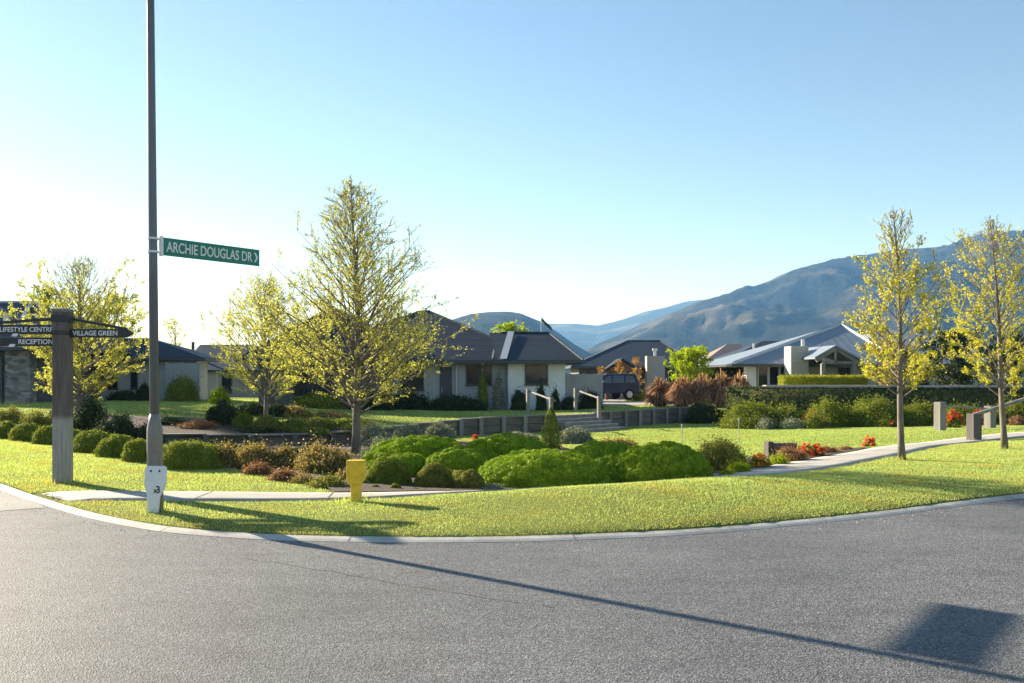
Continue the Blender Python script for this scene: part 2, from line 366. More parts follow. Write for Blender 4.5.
def leaf_quads(c, nrm, size, aspect=0.55, jit=0.7, r=rng):
    """diamond leaves: centres c, rough facing nrm"""
    N = len(c); n = unit(nrm + r.normal(0, jit, (N, 3))); a = unit(np.cross(n, r.normal(0, 1, (N, 3)))); b_ = np.cross(n, a)
    L = (size * r.uniform(0.65, 1.3, N))[:, None]; W = L * aspect
    bend = n * L * r.uniform(-0.15, 0.3, N)[:, None]
    return np.stack([c - a * L * 0.5, c - b_ * W * 0.5 + bend * 0.5, c + a * L * 0.5, c + b_ * W * 0.5 + bend * 0.5], 1)

# ------------------------------------------------------------------ heights of the ground
def rbf(points):
    A = np.array(points, float); xy = A[:, :2]; z = A[:, 2]; n = len(A)
    D = np.linalg.norm(xy[:, None] - xy[None], axis=2)
    K = np.zeros((n + 1, n + 1)); K[:n, :n] = -D + np.eye(n) * 0.02 * -1; K[:n, n] = 1; K[n, :n] = 1
    c = np.linalg.solve(K, np.append(z, 0))
    def f(x, y):
        x = np.asarray(x, float); y = np.asarray(y, float); sh = x.shape; q = np.stack([x.ravel(), y.ravel()], 1); out = np.zeros(len(q))
        for i in range(0, len(q), 20000):
            d = np.linalg.norm(q[i:i + 20000, None] - xy[None], axis=2); out[i:i + 20000] = -d @ c[:n] + c[n]
        return out.reshape(sh)
    return f
def smooth_grid(f, x0, x1, y0, y1, st, sig):
    gx, gy = np.arange(x0, x1, st), np.arange(y0, y1, st); A = f(*np.meshgrid(gx, gy)); k = np.exp(-.5 * (np.arange(-12, 13) * st / sig) ** 2); k /= k.sum()
    A = np.pad(A, 12, mode='edge'); A = np.apply_along_axis(lambda r: np.convolve(r, k, 'valid'), 1, A); A = np.apply_along_axis(lambda r: np.convolve(r, k, 'valid'), 0, A)
    def g(x, y):
        x = np.asarray(x, float); y = np.asarray(y, float); u = np.clip((x - x0) / st, 0, len(gx) - 1.001); v = np.clip((y - y0) / st, 0, len(gy) - 1.001); i = u.astype(int); j = v.astype(int); a = u - i; b_ = v - j
        return A[j, i] * (1 - a) * (1 - b_) + A[j, i + 1] * a * (1 - b_) + A[j + 1, i] * (1 - a) * b_ + A[j + 1, i + 1] * a * b_
    return g
KERB = [(-26, 36), (-18, 29), (-13.2, 21), (-9.4, 15.2), (-7.0, 12.4), (-5.36, 10.67), (-4.48, 9.85), (-3.59, 9.2), (-2.77, 8.86), (-2.04, 8.68), (-1.07, 8.6), (-.11, 8.62),
        (.86, 8.78), (1.89, 9.06), (3.07, 9.6), (4.47, 10.36), (6.66, 11.7), (9.5, 13.0), (13, 14.1), (20, 15.3), (32, 16), (60, 16)]
def spline(pts, step=0.25):
    """Catmull-Rom through 2-D points, roughly even steps"""
    p = [np.array(q, float) for q in pts]; p = [2 * p[0] - p[1]] + p + [2 * p[-1] - p[-2]]; out = []
    for i in range(1, len(p) - 2):
        L = np.linalg.norm(p[i + 1] - p[i]); k = max(2, int(L / step))
        for j in range(k):
            tt = j / k
            out.append(0.5 * ((2 * p[i]) + (-p[i - 1] + p[i + 1]) * tt + (2 * p[i - 1] - 5 * p[i] + 4 * p[i + 1] - p[i + 2]) * tt ** 2 + (-p[i - 1] + 3 * p[i] - 3 * p[i + 1] + p[i + 2]) * tt ** 3))
    out.append(p[-2]); return np.array(out)
kerb = spline(KERB, 0.22)
PATH = [(-6.6, 11.48), (-5.2, 11.42), (-3.6, 11.42), (-2, 11.5), (-.5, 12.05), (1, 12.75), (2.6, 13.7), (4.3, 14.85), (6.5, 17.1), (8.8, 19.9), (11.4, 22.6), (14.5, 24.7), (19, 26.5), (30, 28.5)]
path = spline(PATH, 0.3)
def tangents(c):
    tg = np.gradient(c, axis=0); return unit(tg)
def sdist(c, x, y, chunk=6000):
    """signed distance to polyline, positive on its left"""
    x = np.asarray(x, float); y = np.asarray(y, float); sh = x.shape; q = np.stack([x.ravel(), y.ravel()], 1); out = np.zeros(len(q))
    a = c[:-1]; d = c[1:] - a; L2 = (d ** 2).sum(1)
    for i in range(0, len(q), chunk):
        v = q[i:i + chunk, None] - a[None]; tt = np.clip((v * d[None]).sum(2) / L2[None], 0, 1)
        r = v - tt[..., None] * d[None]; dd = np.sqrt((r ** 2).sum(2)); k = dd.argmin(1); ii = np.arange(len(k))
        cr = d[k, 0] * v[ii, k, 1] - d[k, 1] * v[ii, k, 0]
        out[i:i + chunk] = dd[ii, k] * np.where(cr >= 0, 1, -1)
    return out.reshape(sh)
H0 = rbf([(x, y + .3, .06) for x, y in KERB if abs(x) < 40] + [
    (-.6, 11.2, .19), (.48, 11.4, .26), (1.13, 11.6, .27), (1.86, 12.05, .265), (2.65, 12.65, .245), (3.4, 13.1, .18), (-1.6, 10.8, .08), (-3, 10.4, .06), (0, 10, .10), (3, 11.3, .11), (6, 13.4, .10),
    (-6, 11.5, .06), (-4, 11.4, .05), (-2, 11.5, .04), (-.5, 12.05, -.03), (1, 12.85, -.13), (2.6, 13.8, -.10), (4.3, 14.85, .01), (6.5, 17.1, .04), (8.8, 19.9, .05), (14.5, 24.7, 0), (19, 26.5, 0),
    (-6.66, 13.1, .07), (-11.8, 20.8, .10), (-7.4, 16.3, .10), (-4.9, 14.1, .08), (-9, 18, .11), (-10, 15.8, .09), (-3, 12.9, .03),
    (-2, 15, -.1), (0, 16, -.15), (3, 17, -.15), (-3.5, 20, -.2), (0, 22, -.3), (-6, 19, -.05), (-8, 20.5, -.05),
    (-1, 33, -.7), (3, 36, -.7), (8, 42, -.7), (5, 27, -.55), (8, 31, -.6), (10, 37, -.6), (16, 37, -.5), (1, 29, -.6), (3.5, 22, -.34), (2, 33, -.7), (6, 36, -.68), (1, 25, -.45),
    (6.96, 16.07, .1), (9.97, 18.2, .1), (10, 15, .11), (14, 18, .12), (6.5, 20.5, -.2), (9, 23.5, -.25), (12, 32, -.4), (13.6, 28.5, -.14), (15.9, 30, -.17), (12, 26, -.12),
    (-10.6, 27.8, -.6), (-7.1, 28.5, -.7), (-5.1, 30.2, -.7), (-3.4, 32.6, -.7), (-7, 22.5, -.2), (-5, 25, -.45), (-16, 24, .2), (-20, 32, .2), (-10, 40, -.9), (5, 50, -.9), (20, 50, -.8), (-30, 50, -.6), (30, 30, -.1), (40, 60, -.8), (-40, 60, -.8)])
H0 = smooth_grid(H0, -64, 66, 4, 66, .25, .7)
def H(x, y):
    s = sdist(kerb, x, y); h = H0(x, y)
    return np.where(s > 0.12, h - .02 * np.clip(1 - (s - .12) / .3, 0, 1), np.where(s < 0.0, -0.12, -0.12 + (0.02 + 0.12) * np.clip(s / 0.12, 0, 1)))
def Hs(x, y): return float(H(np.array([x]), np.array([y]))[0])
WALL = [(-21, 32), (-15, 28.6), (-10.6, 28.0), (-7.1, 28.75), (-5.1, 30.4), (-3.4, 32.9), (-1.44, 35.1), (1.36, 37.0), (4.87, 40.6), (8.9, 45)]
WTOP = [.3, -.1, -.3, -.36, -.33, -.24, -.12, -.1, -.08, -.05]
T0 = rbf([(x, y + .1, z) for (x, y), z in zip(WALL, WTOP)] + [(0, 45, -.12), (-8, 45, -.05), (5, 50, -.15), (10, 68, -.3), (-11.5, 33.4, .24), (-14, 33.5, .3), (-14, 46, .32), (-25, 46, .32), (-8, 34, .08),
      (20, 50, -.1), (13, 48, 0), (-5, 39, .0), (10, 43, -.05), (30, 43, .2), (40, 60, 0), (-40, 70, 0), (0, 110, -.5), (60, 110, -.5), (-60, 110, -.5), (-5, 35, -.08)])
T0 = smooth_grid(T0, -84, 76, 20, 120, .5, .8)
def Ts(x, y): return float(T0(np.array([x]), np.array([y]))[0])

# ------------------------------------------------------------------ the setting
def sheet_poly(name, poly, hf, dz, mat, grid=0.5, label=None, jitter=0):
    """a sheet with exactly this outline that follows the height function"""
    poly = [Vector((float(a), float(b_))) for a, b_ in poly]
    xs = [p.x for p in poly]; ys = [p.y for p in poly]
    pv = list(poly); pe = [(i, (i + 1) % len(poly)) for i in range(len(poly))]
    gx, gy = np.meshgrid(np.arange(min(xs), max(xs), grid), np.arange(min(ys), max(ys), grid))
    pv += [Vector((float(a) + grid * .31, float(b_) + grid * .17)) for a, b_ in zip(gx.ravel(), gy.ravel())]
    r = delaunay_2d_cdt(pv, pe, [list(range(len(poly)))], 1, 1e-5)
    vs = np.array([(p.x, p.y) for p in r[0]]); z = hf(vs[:, 0], vs[:, 1]) + dz
    me = bpy.data.meshes.new(name); me.from_pydata([(a, b_, c) for (a, b_), c in zip(vs, z)], [], [tuple(f) for f in r[2]])
    bm = bmesh.new(); bm.from_mesh(me)
    loose = [q for q in bm.verts if not q.link_faces]; bmesh.ops.delete(bm, geom=loose, context='VERTS')
    for f in bm.faces:
        f.normal_update()
        if f.normal.z < 0: f.normal_flip()
        f.smooth = True
    bm.to_mesh(me); bm.free()
    return link(name, me, mat)
def struct(o): o["kind"] = "structure"; return o

g = MB(); g.add([(-5200, -1500, -1.2), (5200, -1500, -1.2), (5200, 5600, -1.2), (-5200, 5600, -1.2)], [(0, 1, 2, 3)]); struct(g.build("terrain", "terrain"))
# lower ground as one grid
gx = np.concatenate([np.arange(-60, -16, 1.5), np.arange(-16, 16, .16), np.arange(16, 62, 1.5)])
gy = np.concatenate([np.arange(7.6, 17, .14), np.arange(17, 50, .4)])
GX, GY = np.meshgrid(gx, gy); GZ = H(GX, GY); nx, ny = len(gx), len(gy)
me = bpy.data.meshes.new("lawn"); idx = np.arange(nx * ny).reshape(ny, nx)
F = np.stack([idx[:-1, :-1], idx[:-1, 1:], idx[1:, 1:], idx[1:, :-1]], -1).reshape(-1, 4)
me.from_pydata(np.stack([GX, GY, GZ], -1).reshape(-1, 3).tolist(), [], F.tolist()); me.polygons.foreach_set("use_smooth", [True] * len(me.polygons))
struct(link("lawn", me, "lawn"))
# road
kin = kerb[(kerb[:, 0] > -25)]
rd = MB(); rp = [(p[0], p[1], 0.0) for p in kin] + [(60, -40, 0.0), (-60, -40, 0.0), (-60, 37, 0.0)]
rd.add(rp, [tuple(range(len(rp)))]); ro = struct(rd.build("road", "asphalt"))
bm = bmesh.new(); bm.from_mesh(ro.data); bmesh.ops.triangulate(bm, faces=bm.faces)
for f in bm.faces:
    f.normal_update()
    if f.normal.z < 0: f.normal_flip()
bm.to_mesh(ro.data); bm.free()
# kerb: a low sloping concrete edge
kt = tangents(kerb); kn = np.stack([-kt[:, 1], kt[:, 0]], 1)
prof = [(-0.015, -0.06), (-0.012, 0.004), (0.0, 0.008), (0.03, 0.018), (0.045, 0.022), (0.115, 0.034), (0.125, 0.03), (0.125, -0.1)]
kb = MB(); vs = []; fs = []
for i, (p, n) in enumerate(zip(kerb, kn)):
    for a, z in prof: vs.append((p[0] + n[0] * a, p[1] + n[1] * a, z))
np_ = len(prof)
for i in range(len(kerb) - 1):
    for k in range(np_ - 1): fs.append((i * np_ + k, (i + 1) * np_ + k, (i + 1) * np_ + k + 1, i * np_ + k + 1))
kb.add(vs, fs)
for i in range(4, len(kerb) - 1, 9):
    c = kt[i]; n = kn[i]; p = kerb[i]; hw = .0032
    ln = [(p[0] + n[0] * a, p[1] + n[1] * a, z + .002) for a, z in prof[1:6]]
    kb.add([(x - c[0] * hw, y - c[1] * hw, z) for x, y, z in ln] + [(x + c[0] * hw, y + c[1] * hw, z) for x, y, z in ln], [(k, k + 1, 6 + k, 5 + k) for k in range(4)], 1)
struct(kb.build("kerb", ["kerb_concrete", "crack"]))
# footpath
pt = tangents(path); pn = np.stack([-pt[:, 1], pt[:, 0]], 1); vs = []; fs = []; ks = np.linspace(-.64, .64, 5)
pw = lambda x: .60 + .40 * np.clip((np.asarray(x) - 1) / 3, 0, 1)
for p, n in zip(path, pn):
    for k in ks * pw(p[0]): vs.append([p[0] + n[0] * k, p[1] + n[1] * k, 0])
vs = np.array(vs)
for _ in range(4):
    sd_ = sdist(kerb, vs[:, 0], vs[:, 1]); vs[:, 0] += np.where((sd_ < .20) & (vs[:, 0] < 0), (.20 - sd_) * 1.35, 0)
sd_ = sdist(kerb, vs[:, 0], vs[:, 1]); vs[:, 2] = np.minimum(np.maximum(H0(vs[:, 0], vs[:, 1]), -.5) + .022, .046 + np.maximum(sd_ - .2, 0) * .12)
for i in range(len(path) - 1):
    for k in range(4): fs.append((i * 5 + k, i * 5 + k + 1, (i + 1) * 5 + k + 1, (i + 1) * 5 + k))
n0 = len(vs); vs = np.concatenate([vs, vs[0::5] - [0, 0, .12], vs[4::5] - [0, 0, .12]]); m0 = len(path)
for i in range(m0 - 1):
    fs.append((i * 5, (i + 1) * 5, n0 + i + 1, n0 + i)); fs.append((i * 5 + 4, (i + 1) * 5 + 4, n0 + m0 + i + 1, n0 + m0 + i))
pb = MB(); pb.add(vs.tolist(), fs)
for i in range(3, len(path) - 1, 5):
    a, c, hw = path[i], pt[i], .0085; A = vs[i * 5]; Bv = vs[i * 5 + 4]
    if sdist(kerb, A[0], A[1]) < .3: continue
    ln = [(vs[i * 5 + k][0], vs[i * 5 + k][1], vs[i * 5 + k][2] + .003) for k in range(5)]
    jv = [(x - c[0] * hw, y - c[1] * hw, z) for x, y, z in ln] + [(x + c[0] * hw, y + c[1] * hw, z) for x, y, z in ln]
    pb.add(jv, [(k, k + 1, 6 + k, 5 + k) for k in range(4)], 1)
struct(pb.build("footpath", ["concrete", "crack"], smooth=True))
# concrete apron where the path meets the road
ap = MB(); ap.add([(-5.75, 11.02, .004), (-5.62, 10.82, .004), (-6.05, 10.55, .004), (-7.2, 10.3, .004), (-9.4, 13, .004), (-8.6, 13.9, .004), (-7.0, 12.36, .004)], [tuple(range(7))])
struct(ap.build("crossing_apron", "apron"))
# a sealed crack wandering over the asphalt
cr = MB(); pts = spline([(-2.4, 7.9), (-1.6, 7.4), (-.9, 6.9), (-.2, 6.45), (.3, 6.2)], .12); vs = []; fs = []
for i, p in enumerate(pts):
    j = random.uniform(-.02, .02); wd = random.uniform(.002, .007)
    vs += [(p[0] + j - wd, p[1] + j, .003), (p[0] + j + wd, p[1] + j + wd, .003)]
for i in range(len(pts) - 1): fs.append((2 * i, 2 * i + 1, 2 * i + 3, 2 * i + 2))
cr.add(vs, fs); struct(cr.build("road_crack", "crack"))
# upper terrace
wl = spline(WALL, .5)
terr = [tuple(p) for p in wl] + [(9.4, 45.2), (9.9, 41.9), (40, 41.9), (70, 52), (70, 115), (-80, 115), (-80, 50), (-30, 35)]
struct(sheet_poly("terrace_lawn", terr, T0, 0, "lawn", 0.9))
# planting beds
def left_of_path(i0, i1, off):
    return [(path[i][0] + pn[i][0] * off, path[i][1] + pn[i][1] * off) for i in range(i0, i1)]
i_a = int(np.argmin(np.abs(path[:, 0] + 2.3))); i_b = int(np.argmin(np.abs(path[:, 0] - 8.2)))
bed = left_of_path(i_a, i_b, .46)[:12] + left_of_path(i_a + 12, i_b, .68) + [(8.3, 20.9), (7.2, 20.0), (5.6, 18.6), (4.6, 18.2), (3.2, 18.6), (2.4, 20), (1.6, 23.5), (1.4, 27), (-.5, 29), (-3.2, 31.8), (-5.1, 29.8), (-7.1, 28.2), (-10.6, 27.5), (-14.8, 28.1), (-16.5, 28), (-14, 23.5), (-11.9, 21.5), (-9.4, 18.9), (-7.5, 17.1), (-4.7, 15.1), (-3.7, 14.2), (-2.7, 12.9)]
struct(sheet_poly("garden_bed", bed, H0, .03, "mulch", 0.5))
bank = [(-15, 28.75), (-12.6, 28.3), (-10.6, 28.15), (-7.2, 28.9), (-5.3, 30.5), (-4.6, 31.7), (-6.4, 31.9), (-9, 31.6), (-11.5, 31.8), (-15, 31.8)]
struct(sheet_poly("mulch_bank", bank, T0, .03, "mulch", 0.5))
back_bed = [(9.0, 37.6), (11.5, 36.9), (15, 35.6), (19, 34.8), (28, 34.4), (28, 41.4), (10.0, 41.4), (9.5, 44)]
struct(sheet_poly("shrub_bed", back_bed, H0, .03, "mulch", 0.6))
drive = [(5.0, 52.5), (8.5, 50), (12.5, 47.5), (16, 51), (12, 70), (6, 70)]
struct(sheet_poly("driveway", drive, T0, .03, "concrete", 1.0))
patio = [(-9.5, 44), (-9.5, 46), (-6, 43.9), (-7, 41.8)]

# grass blades
def blades(name, n, xr, yr, keep, hf, hgt, wid, mat, label):
    x = rng.uniform(*xr, n); y = rng.uniform(*yr, n); k = keep(x, y); x, y = x[k], y[k]; n = len(x); z = hf(x, y)
    d = np.sqrt(x * x + y * y); sc = np.clip(d / 11, 0.8, 3.0)
    a = rng.uniform(0, 2 * np.pi, n); h = hgt * rng.uniform(.35, 1.0, n) * (1 + .45 * np.sin(x * 2.1 + np.sin(y * 1.7) * 2) * np.sin(y * 2.6 + x * .6)) * np.where(rng.uniform(0, 1, n) < .02, 1.7, 1) * np.clip(sc, .8, 1.5); wd = wid * sc * rng.uniform(.7, 1.4, n)
    le = rng.uniform(.1, .9, n) * h; la = rng.uniform(0, 2 * np.pi, n)
    b0 = np.stack([x - np.cos(a) * wd, y - np.sin(a) * wd, z], 1); b1 = np.stack([x + np.cos(a) * wd, y + np.sin(a) * wd, z], 1)
    tp = np.stack([x + np.cos(la) * le, y + np.sin(la) * le, z + h], 1)
    me = quads_mesh(name, np.stack([b0, b1, tp], 1), 3)
    return setp(link(name, me, mat), label, "grass", None, "stuff")
from mathutils.geometry import intersect_point_tri_2d
def inpoly(poly, x, y):
    c = np.zeros(len(x), bool); j = len(poly) - 1
    for i in range(len(poly)):
        xi, yi = poly[i]; xj, yj = poly[j]
        if yi != yj:
            hit = ((yi > y) != (yj > y)) & (x < (xj - xi) * (y - yi) / (yj - yi) + xi); c ^= hit
        j = i
    return c
def seen(x, y, mg=1.0): return (np.abs(x) < .569 * y + mg)
def keep_front(x, y):
    s = sdist(kerb, x, y); p = sdist(path, x, y); edge = .64 * (.60 + .40 * np.clip((x - 1) / 3, 0, 1)) + .03 * np.sin(x * 9) 
    return seen(x, y) & (s > .112) & (np.abs(p) > edge) & ~inpoly(bed, x, y) & ~((p > 0) & (x > -2.5) & (y > 12)) & (y < 22)
def keep_dry(x, y):
    s = sdist(kerb, x, y); p = sdist(path, x, y)
    return seen(x, y) & (s > .112) & (np.abs(p) > .42) & (rng.uniform(0, 1, len(x)) < np.exp(-(s - .13) / .35) * np.where(x < -1.5, 1.0, .35)) & (y < 14)
blades("grass", 900000, (-13, 13), (8.6, 22), keep_front, H, .021, .0033, "grass", "short sunlit mown grass on the verge and the slope beside the footpath")
blades("dry_grass", 60000, (-7, 8), (8.6, 13.5), keep_dry, H, .03, .0042, "drygrass", "dry straw coloured grass fringe along the kerb edge")
def keep_green(x, y):
    p = sdist(path, x, y); wv = sdist(wl, x, y)
    return seen(x, y) & (p > .8) & (wv < -.1) & ~inpoly(bed, x, y) & ~inpoly(back_bed, x, y) & (x > -3.3) & (y > 14)
blades("lawn_grass", 460000, (-3.5, 24), (15, 45), keep_green, H, .02, .0042, "grass_fine", "close mown flat village green in front of the timber wall")
def keep_terr(x, y):
    wv = sdist(wl, x, y); return seen(x, y) & (wv > .12) & ~inpoly(bank, x, y) & ~((x > 9.4) & (y < 45)) & ~inpoly(drive, x, y)
blades("terrace_grass", 300000, (-26, 20), (27, 54), keep_terr, T0, .025, .0045, "grass_fine", "mown grass on the raised terrace around the houses")

# ------------------------------------------------------------------ hills
def hill(name, sky_pts, foot, ridge, mat, back=1.35, nv=80, du=3, amp=0.10, seed=0, nscale=1.0):
    pxs = np.arange(sky_pts[0][0], sky_pts[-1][0] + 1, du); tops = np.interp(pxs, [p[0] for p in sky_pts], [p[1] for p in sky_pts])
    vs = []; nvb = nv + 12
    for px, py in zip(pxs, tops):
        dirx = (px - 512) / FPX
        for k in range(nvb):
            v = k / nv
            dd = foot + (ridge - foot) * v if v <= 1 else ridge + (ridge - foot) * (v - 1) * 1.6
            hz = max(0.0, (HOR - py) * ridge / FPX)
            prof = (v * v * (3 - 2 * v)) * .45 + v * .55 if v <= 1 else 1 - (v - 1) * 1.2
            wx, wy = dirx * dd, dd
            q = Vector((wx / (420 * nscale) + seed, wy / (420 * nscale), seed * 1.7))
            rid = noise.ridged_multi_fractal(q, .9, 2.1, 5, 1.0, 2.0) - 1.0
            fb = noise.fractal(q * 3.1, .7, 2.0, 6)
            env = math.sin(math.pi * min(1, v)) if v < 1 else .3
            z = hz * prof + hz * amp * (rid * .8 * env + fb * .35 * max(env, .05))
            if k == 0: z = -60
            vs.append((wx, wy, z))
    fs = [(i * nvb + k, (i + 1) * nvb + k, (i + 1) * nvb + k + 1, i * nvb + k + 1) for i in range(len(pxs) - 1) for k in range(nvb - 1)]
    b_ = MB(); b_.add(vs, fs); return struct(b_.build(name, mat, smooth=True))
hill("mountain", [(470, 372), (560, 362), (600, 343), (640, 325), (668, 314), (700, 302), (730, 293), (765, 284), (800, 271), (840, 259), (870, 253), (900, 248), (935, 246), (965, 242), (1000, 238), (1024, 233), (1100, 224), (1250, 215), (1500, 205), (1800, 240)], 1100, 2500, "hill", seed=3.3, amp=.21)
hill("wooded_hill", [(300, 374), (380, 352), (430, 330), (455, 318), (470, 313), (488, 311), (505, 310.5), (522, 313), (540, 321), (556, 331), (575, 344), (600, 358), (630, 374)], 900, 1700, "hill_wood", seed=8.1, amp=.10, nscale=.6)
hill("far_ridge", [(380, 360), (460, 340), (520, 326), (545, 323), (575, 323), (598, 325), (622, 319), (645, 311), (670, 306), (700, 300), (760, 300), (820, 310)], 3000, 4300, "hill", seed=5.7, amp=.10, nscale=2)

# ------------------------------------------------------------------ houses
def hip(mb, x0, x1, y0, y1, ze, r0, r1, yr, zr, th=.16, mi=0):
    """hip roof over an eave rectangle, ridge from r0 to r1 at y = yr"""
    vs = [(x0, y0, ze), (x1, y0, ze), (x1, y1, ze), (x0, y1, ze), (r0, yr, zr), (r1, yr, zr)]
    vs += [(x, y, z - th) for x, y, z in vs[:4]]
    mb.add(vs, [(0, 1, 5, 4), (1, 2, 5), (2, 3, 4, 5), (3, 0, 4), (0, 6, 7, 1), (1, 7, 8, 2), (2, 8, 9, 3), (3, 9, 6, 0), (6, 9, 8, 7)], mi)
def gutter(parent, org, x0, x1, y0, y1, ze):
    b_ = MB(org); s = .11
    b_.box2((x0 - s, y0 - s, ze - .15), (x1 + s, y0 - .003, ze - .02)); b_.box2((x0 - s, y1 + .003, ze - .15), (x1 + s, y1 + s, ze - .02))
    b_.box2((x0 - s, y0, ze - .149), (x0 - .003, y1, ze - .021)); b_.box2((x1 + .003, y0, ze - .149), (x1 + s, y1, ze - .021))
    return b_.build("gutter", "alu", parent)
def ridgecap(parent, org, segs, mat="roof_dark", rad=.055, name="ridge_cap"):
    b_ = MB(org)
    for a, c in segs: b_.tube([a, c], rad, 6)
    return b_.build(name, mat, parent)
def window(parent, org, x0, x1, z0, z1, y, frame="alu", mull=(), d=.07):
    """window on a wall that faces the camera (front plane at y)"""
    f = MB(org); t_ = .06
    f.box2((x0, y - d, z0), (x1, y + .02, z0 + t_)); f.box2((x0, y - d, z1 - t_), (x1, y + .02, z1))
    f.box2((x0, y - d, z0 + t_), (x0 + t_, y + .02, z1 - t_)); f.box2((x1 - t_, y - d, z0 + t_), (x1, y + .02, z1 - t_))
    for mm in mull: f.box2((mm - .03, y - d + .005, z0 + t_), (mm + .03, y + .02, z1 - t_))
    fo = f.build("window", frame, parent)
    p = MB(org); p.box2((x0 + t_ - .01, y - .02, z0 + t_ - .01), (x1 - t_ + .01, y - .005, z1 - t_ + .01)); p.build("pane", "glass", fo)
    s_ = MB(org); s_.box2((x0 - .05, y - d - .05, z0 - .05), (x1 + .05, y - .004, z0 - .003)); s_.build("sill", frame, fo)
    return fo

# --- house with white corner block, centre of the photograph
o_ = Vector((-3.5, 45, -.15)); hA = thing("house", "charcoal hip roofed house with white plastered corner block in the middle of the view", "house", o_)
zb = -.3; ze = 2.32
b_ = MB(o_); b_.box2((-10.6, 45.0, zb), (-.2, 57, ze - .1)); b_.build("wall", "wall_grey", hA)
b_ = MB(o_); b_.box2((-.197, 44.3, zb), (2.62, 50.5, ze - .1)); setp(b_.build("wall", "wall_white", hA), "white plastered corner block wall")
b_ = MB(o_); hip(b_, -11.4, 1.7, 44.3, 57.7, ze, -5.2, -4.7, 51, 5.22); ra = b_.build("roof", "roof_dark", hA)
b_ = MB(o_); hip(b_, -.75, 3.45, 43.6, 51.2, ze + .004, -1.2, 1.95, 47.4, 3.82); b_.build("roof", "roof_dark", hA)
b_ = MB(o_); b_.box2((-11.6, 41.2, zb), (-5.9, 44.99, ze - .1)); b_.build("wall", "wall_charcoal", hA)
b_ = MB(o_); vs = [(-12.4, 40.4, ze + .008), (-5.1, 40.4, ze + .008), (-5.1, 51, ze + .008), (-12.4, 51, ze + .008), (-8.75, 43.6, 4.95), (-8.75, 51.5, 4.95)]; vs += [(x, y, z - .16) for x, y, z in vs[:4]]
b_.add(vs, [(0, 1, 4), (1, 2, 5, 4), (2, 3, 5), (3, 0, 4, 5), (0, 6, 7, 1), (1, 7, 8, 2), (2, 8, 9, 3), (3, 9, 6, 0), (6, 9, 8, 7)]); b_.build("roof", "roof_dark", hA)
ridgecap(ra, o_, [((-11.4, 44.3, ze), (-5.2, 51, 5.22)), ((-5.2, 51, 5.22), (-4.7, 51, 5.22)), ((-4.7, 51, 5.22), (1.7, 44.3, ze))])
ridgecap(ra, o_, [((3.45, 43.6, ze), (1.95, 47.4, 3.82)), ((1.95, 47.4, 3.82), (-.6, 47.4, 3.82))])
b_ = MB(o_); b_.bar((-.42, 43.62, ze + .06), (-.05, 47.3, 3.82 + .06), .34, .03); b_.build("valley_flashing", "ridge_pale", hA)
b_ = MB(o_); b_.bar((-.98, 44.3, ze + .10), (-.80, 46.7, 3.48), .07, .03); b_.build("valley_flashing", "ridge_pale", hA)
gutter(hA, o_, -11.4, -.87, 44.3, 57.7, ze); gutter(hA, o_, -.75, 3.45, 43.6, 51.2, ze)
window(hA, o_, X(466, 45), X(492, 45), Z(385, 45), Z(365, 45), 45, "alu", (X(479, 45),))
window(hA, o_, X(525, 44.3), X(548, 44.3), Z(384.5, 44.3), Z(364.5, 44.3), 44.3, "alu")
window(hA, o_, -10, -8.2, .6, 1.9, 41.2, 'alu', (-9.1,))
window(hA, o_, X(400, 45), X(424, 45), Z(390, 45), Z(365, 45), 45, "alu", (X(410, 45),))
b_ = MB(o_); b_.box2((X(440, 45), 44.93, zb + .2), (X(452, 45), 44.996, 2.0)); dr = b_.build("door", "wall_charcoal", hA)
b_ = MB(o_); b_.tube([(X(442, 45), 44.88, .7), (X(442, 45), 44.88, 1.0)], .02, 6); b_.build("handle", "galv", dr)
for px in (456.5, 508.5):
    b_ = MB(o_); yy = 44.86 if px < 500 else 44.86
    b_.tube([(X(px, 45), yy, zb), (X(px, 45), yy, ze - .2)], .05, 8); b_.build("downpipe", "alu_pale", hA)

# --- dark house further back with a chimney
d = 70; o_ = Vector((9.6, d, -.3)); hB = thing("house", "dark hip roofed house behind the parked car, with a taupe chimney block", "house", o_)
b_ = MB(o_); b_.box2((5.2, d, -.6), (13.9, d + 10, 2.2)); b_.build("wall", "wall_charcoal", hB)
b_ = MB(o_); hip(b_, 4.6, 14.6, d - .8, d + 10.8, 2.28, X(628, 75), X(660, 75), d + 5, 4.45); rb = b_.build("roof", "roof_slate", hB)
ridgecap(rb, o_, [((4.6, d - .8, 2.28), (X(628, 75), 75, 4.45)), ((X(628, 75), 75, 4.45), (X(660, 75), 75, 4.45)), ((X(660, 75), 75, 4.45), (14.6, d - .8, 2.28))])
gutter(hB, o_, 4.6, 14.6, d - .8, d + 10.8, 2.28)
b_ = MB(o_); gx0, gx1 = X(603, 67), X(641, 67); gm = (gx0 + gx1) / 2   # entrance gable
b_.add([(gx0, 66.6, 1.95), (gm, 66.6, 2.85), (gm, 72, 2.85), (gx0, 72, 1.95), (gx1, 66.6, 1.95), (gx1, 72, 1.95),
        (gx0, 66.6, 1.83), (gm, 66.6, 2.73), (gm, 72, 2.73), (gx0, 72, 1.83), (gx1, 66.6, 1.83), (gx1, 72, 1.83)],
       [(0, 1, 2, 3), (1, 4, 5, 2), (6, 9, 8, 7), (7, 8, 11, 10), (0, 6, 7, 1), (1, 7, 10, 4), (0, 3, 9, 6), (4, 10, 11, 5)])
b_.build("porch_roof", "roof_dark", hB)
b_ = MB(o_); b_.prism([(gx0 + .3, 66.9, 1.86), (gx1 - .3, 66.9, 1.86), (gm, 66.9, 2.66)], (0, .1, 0)); b_.build("porch_gable", "cedar", hB)
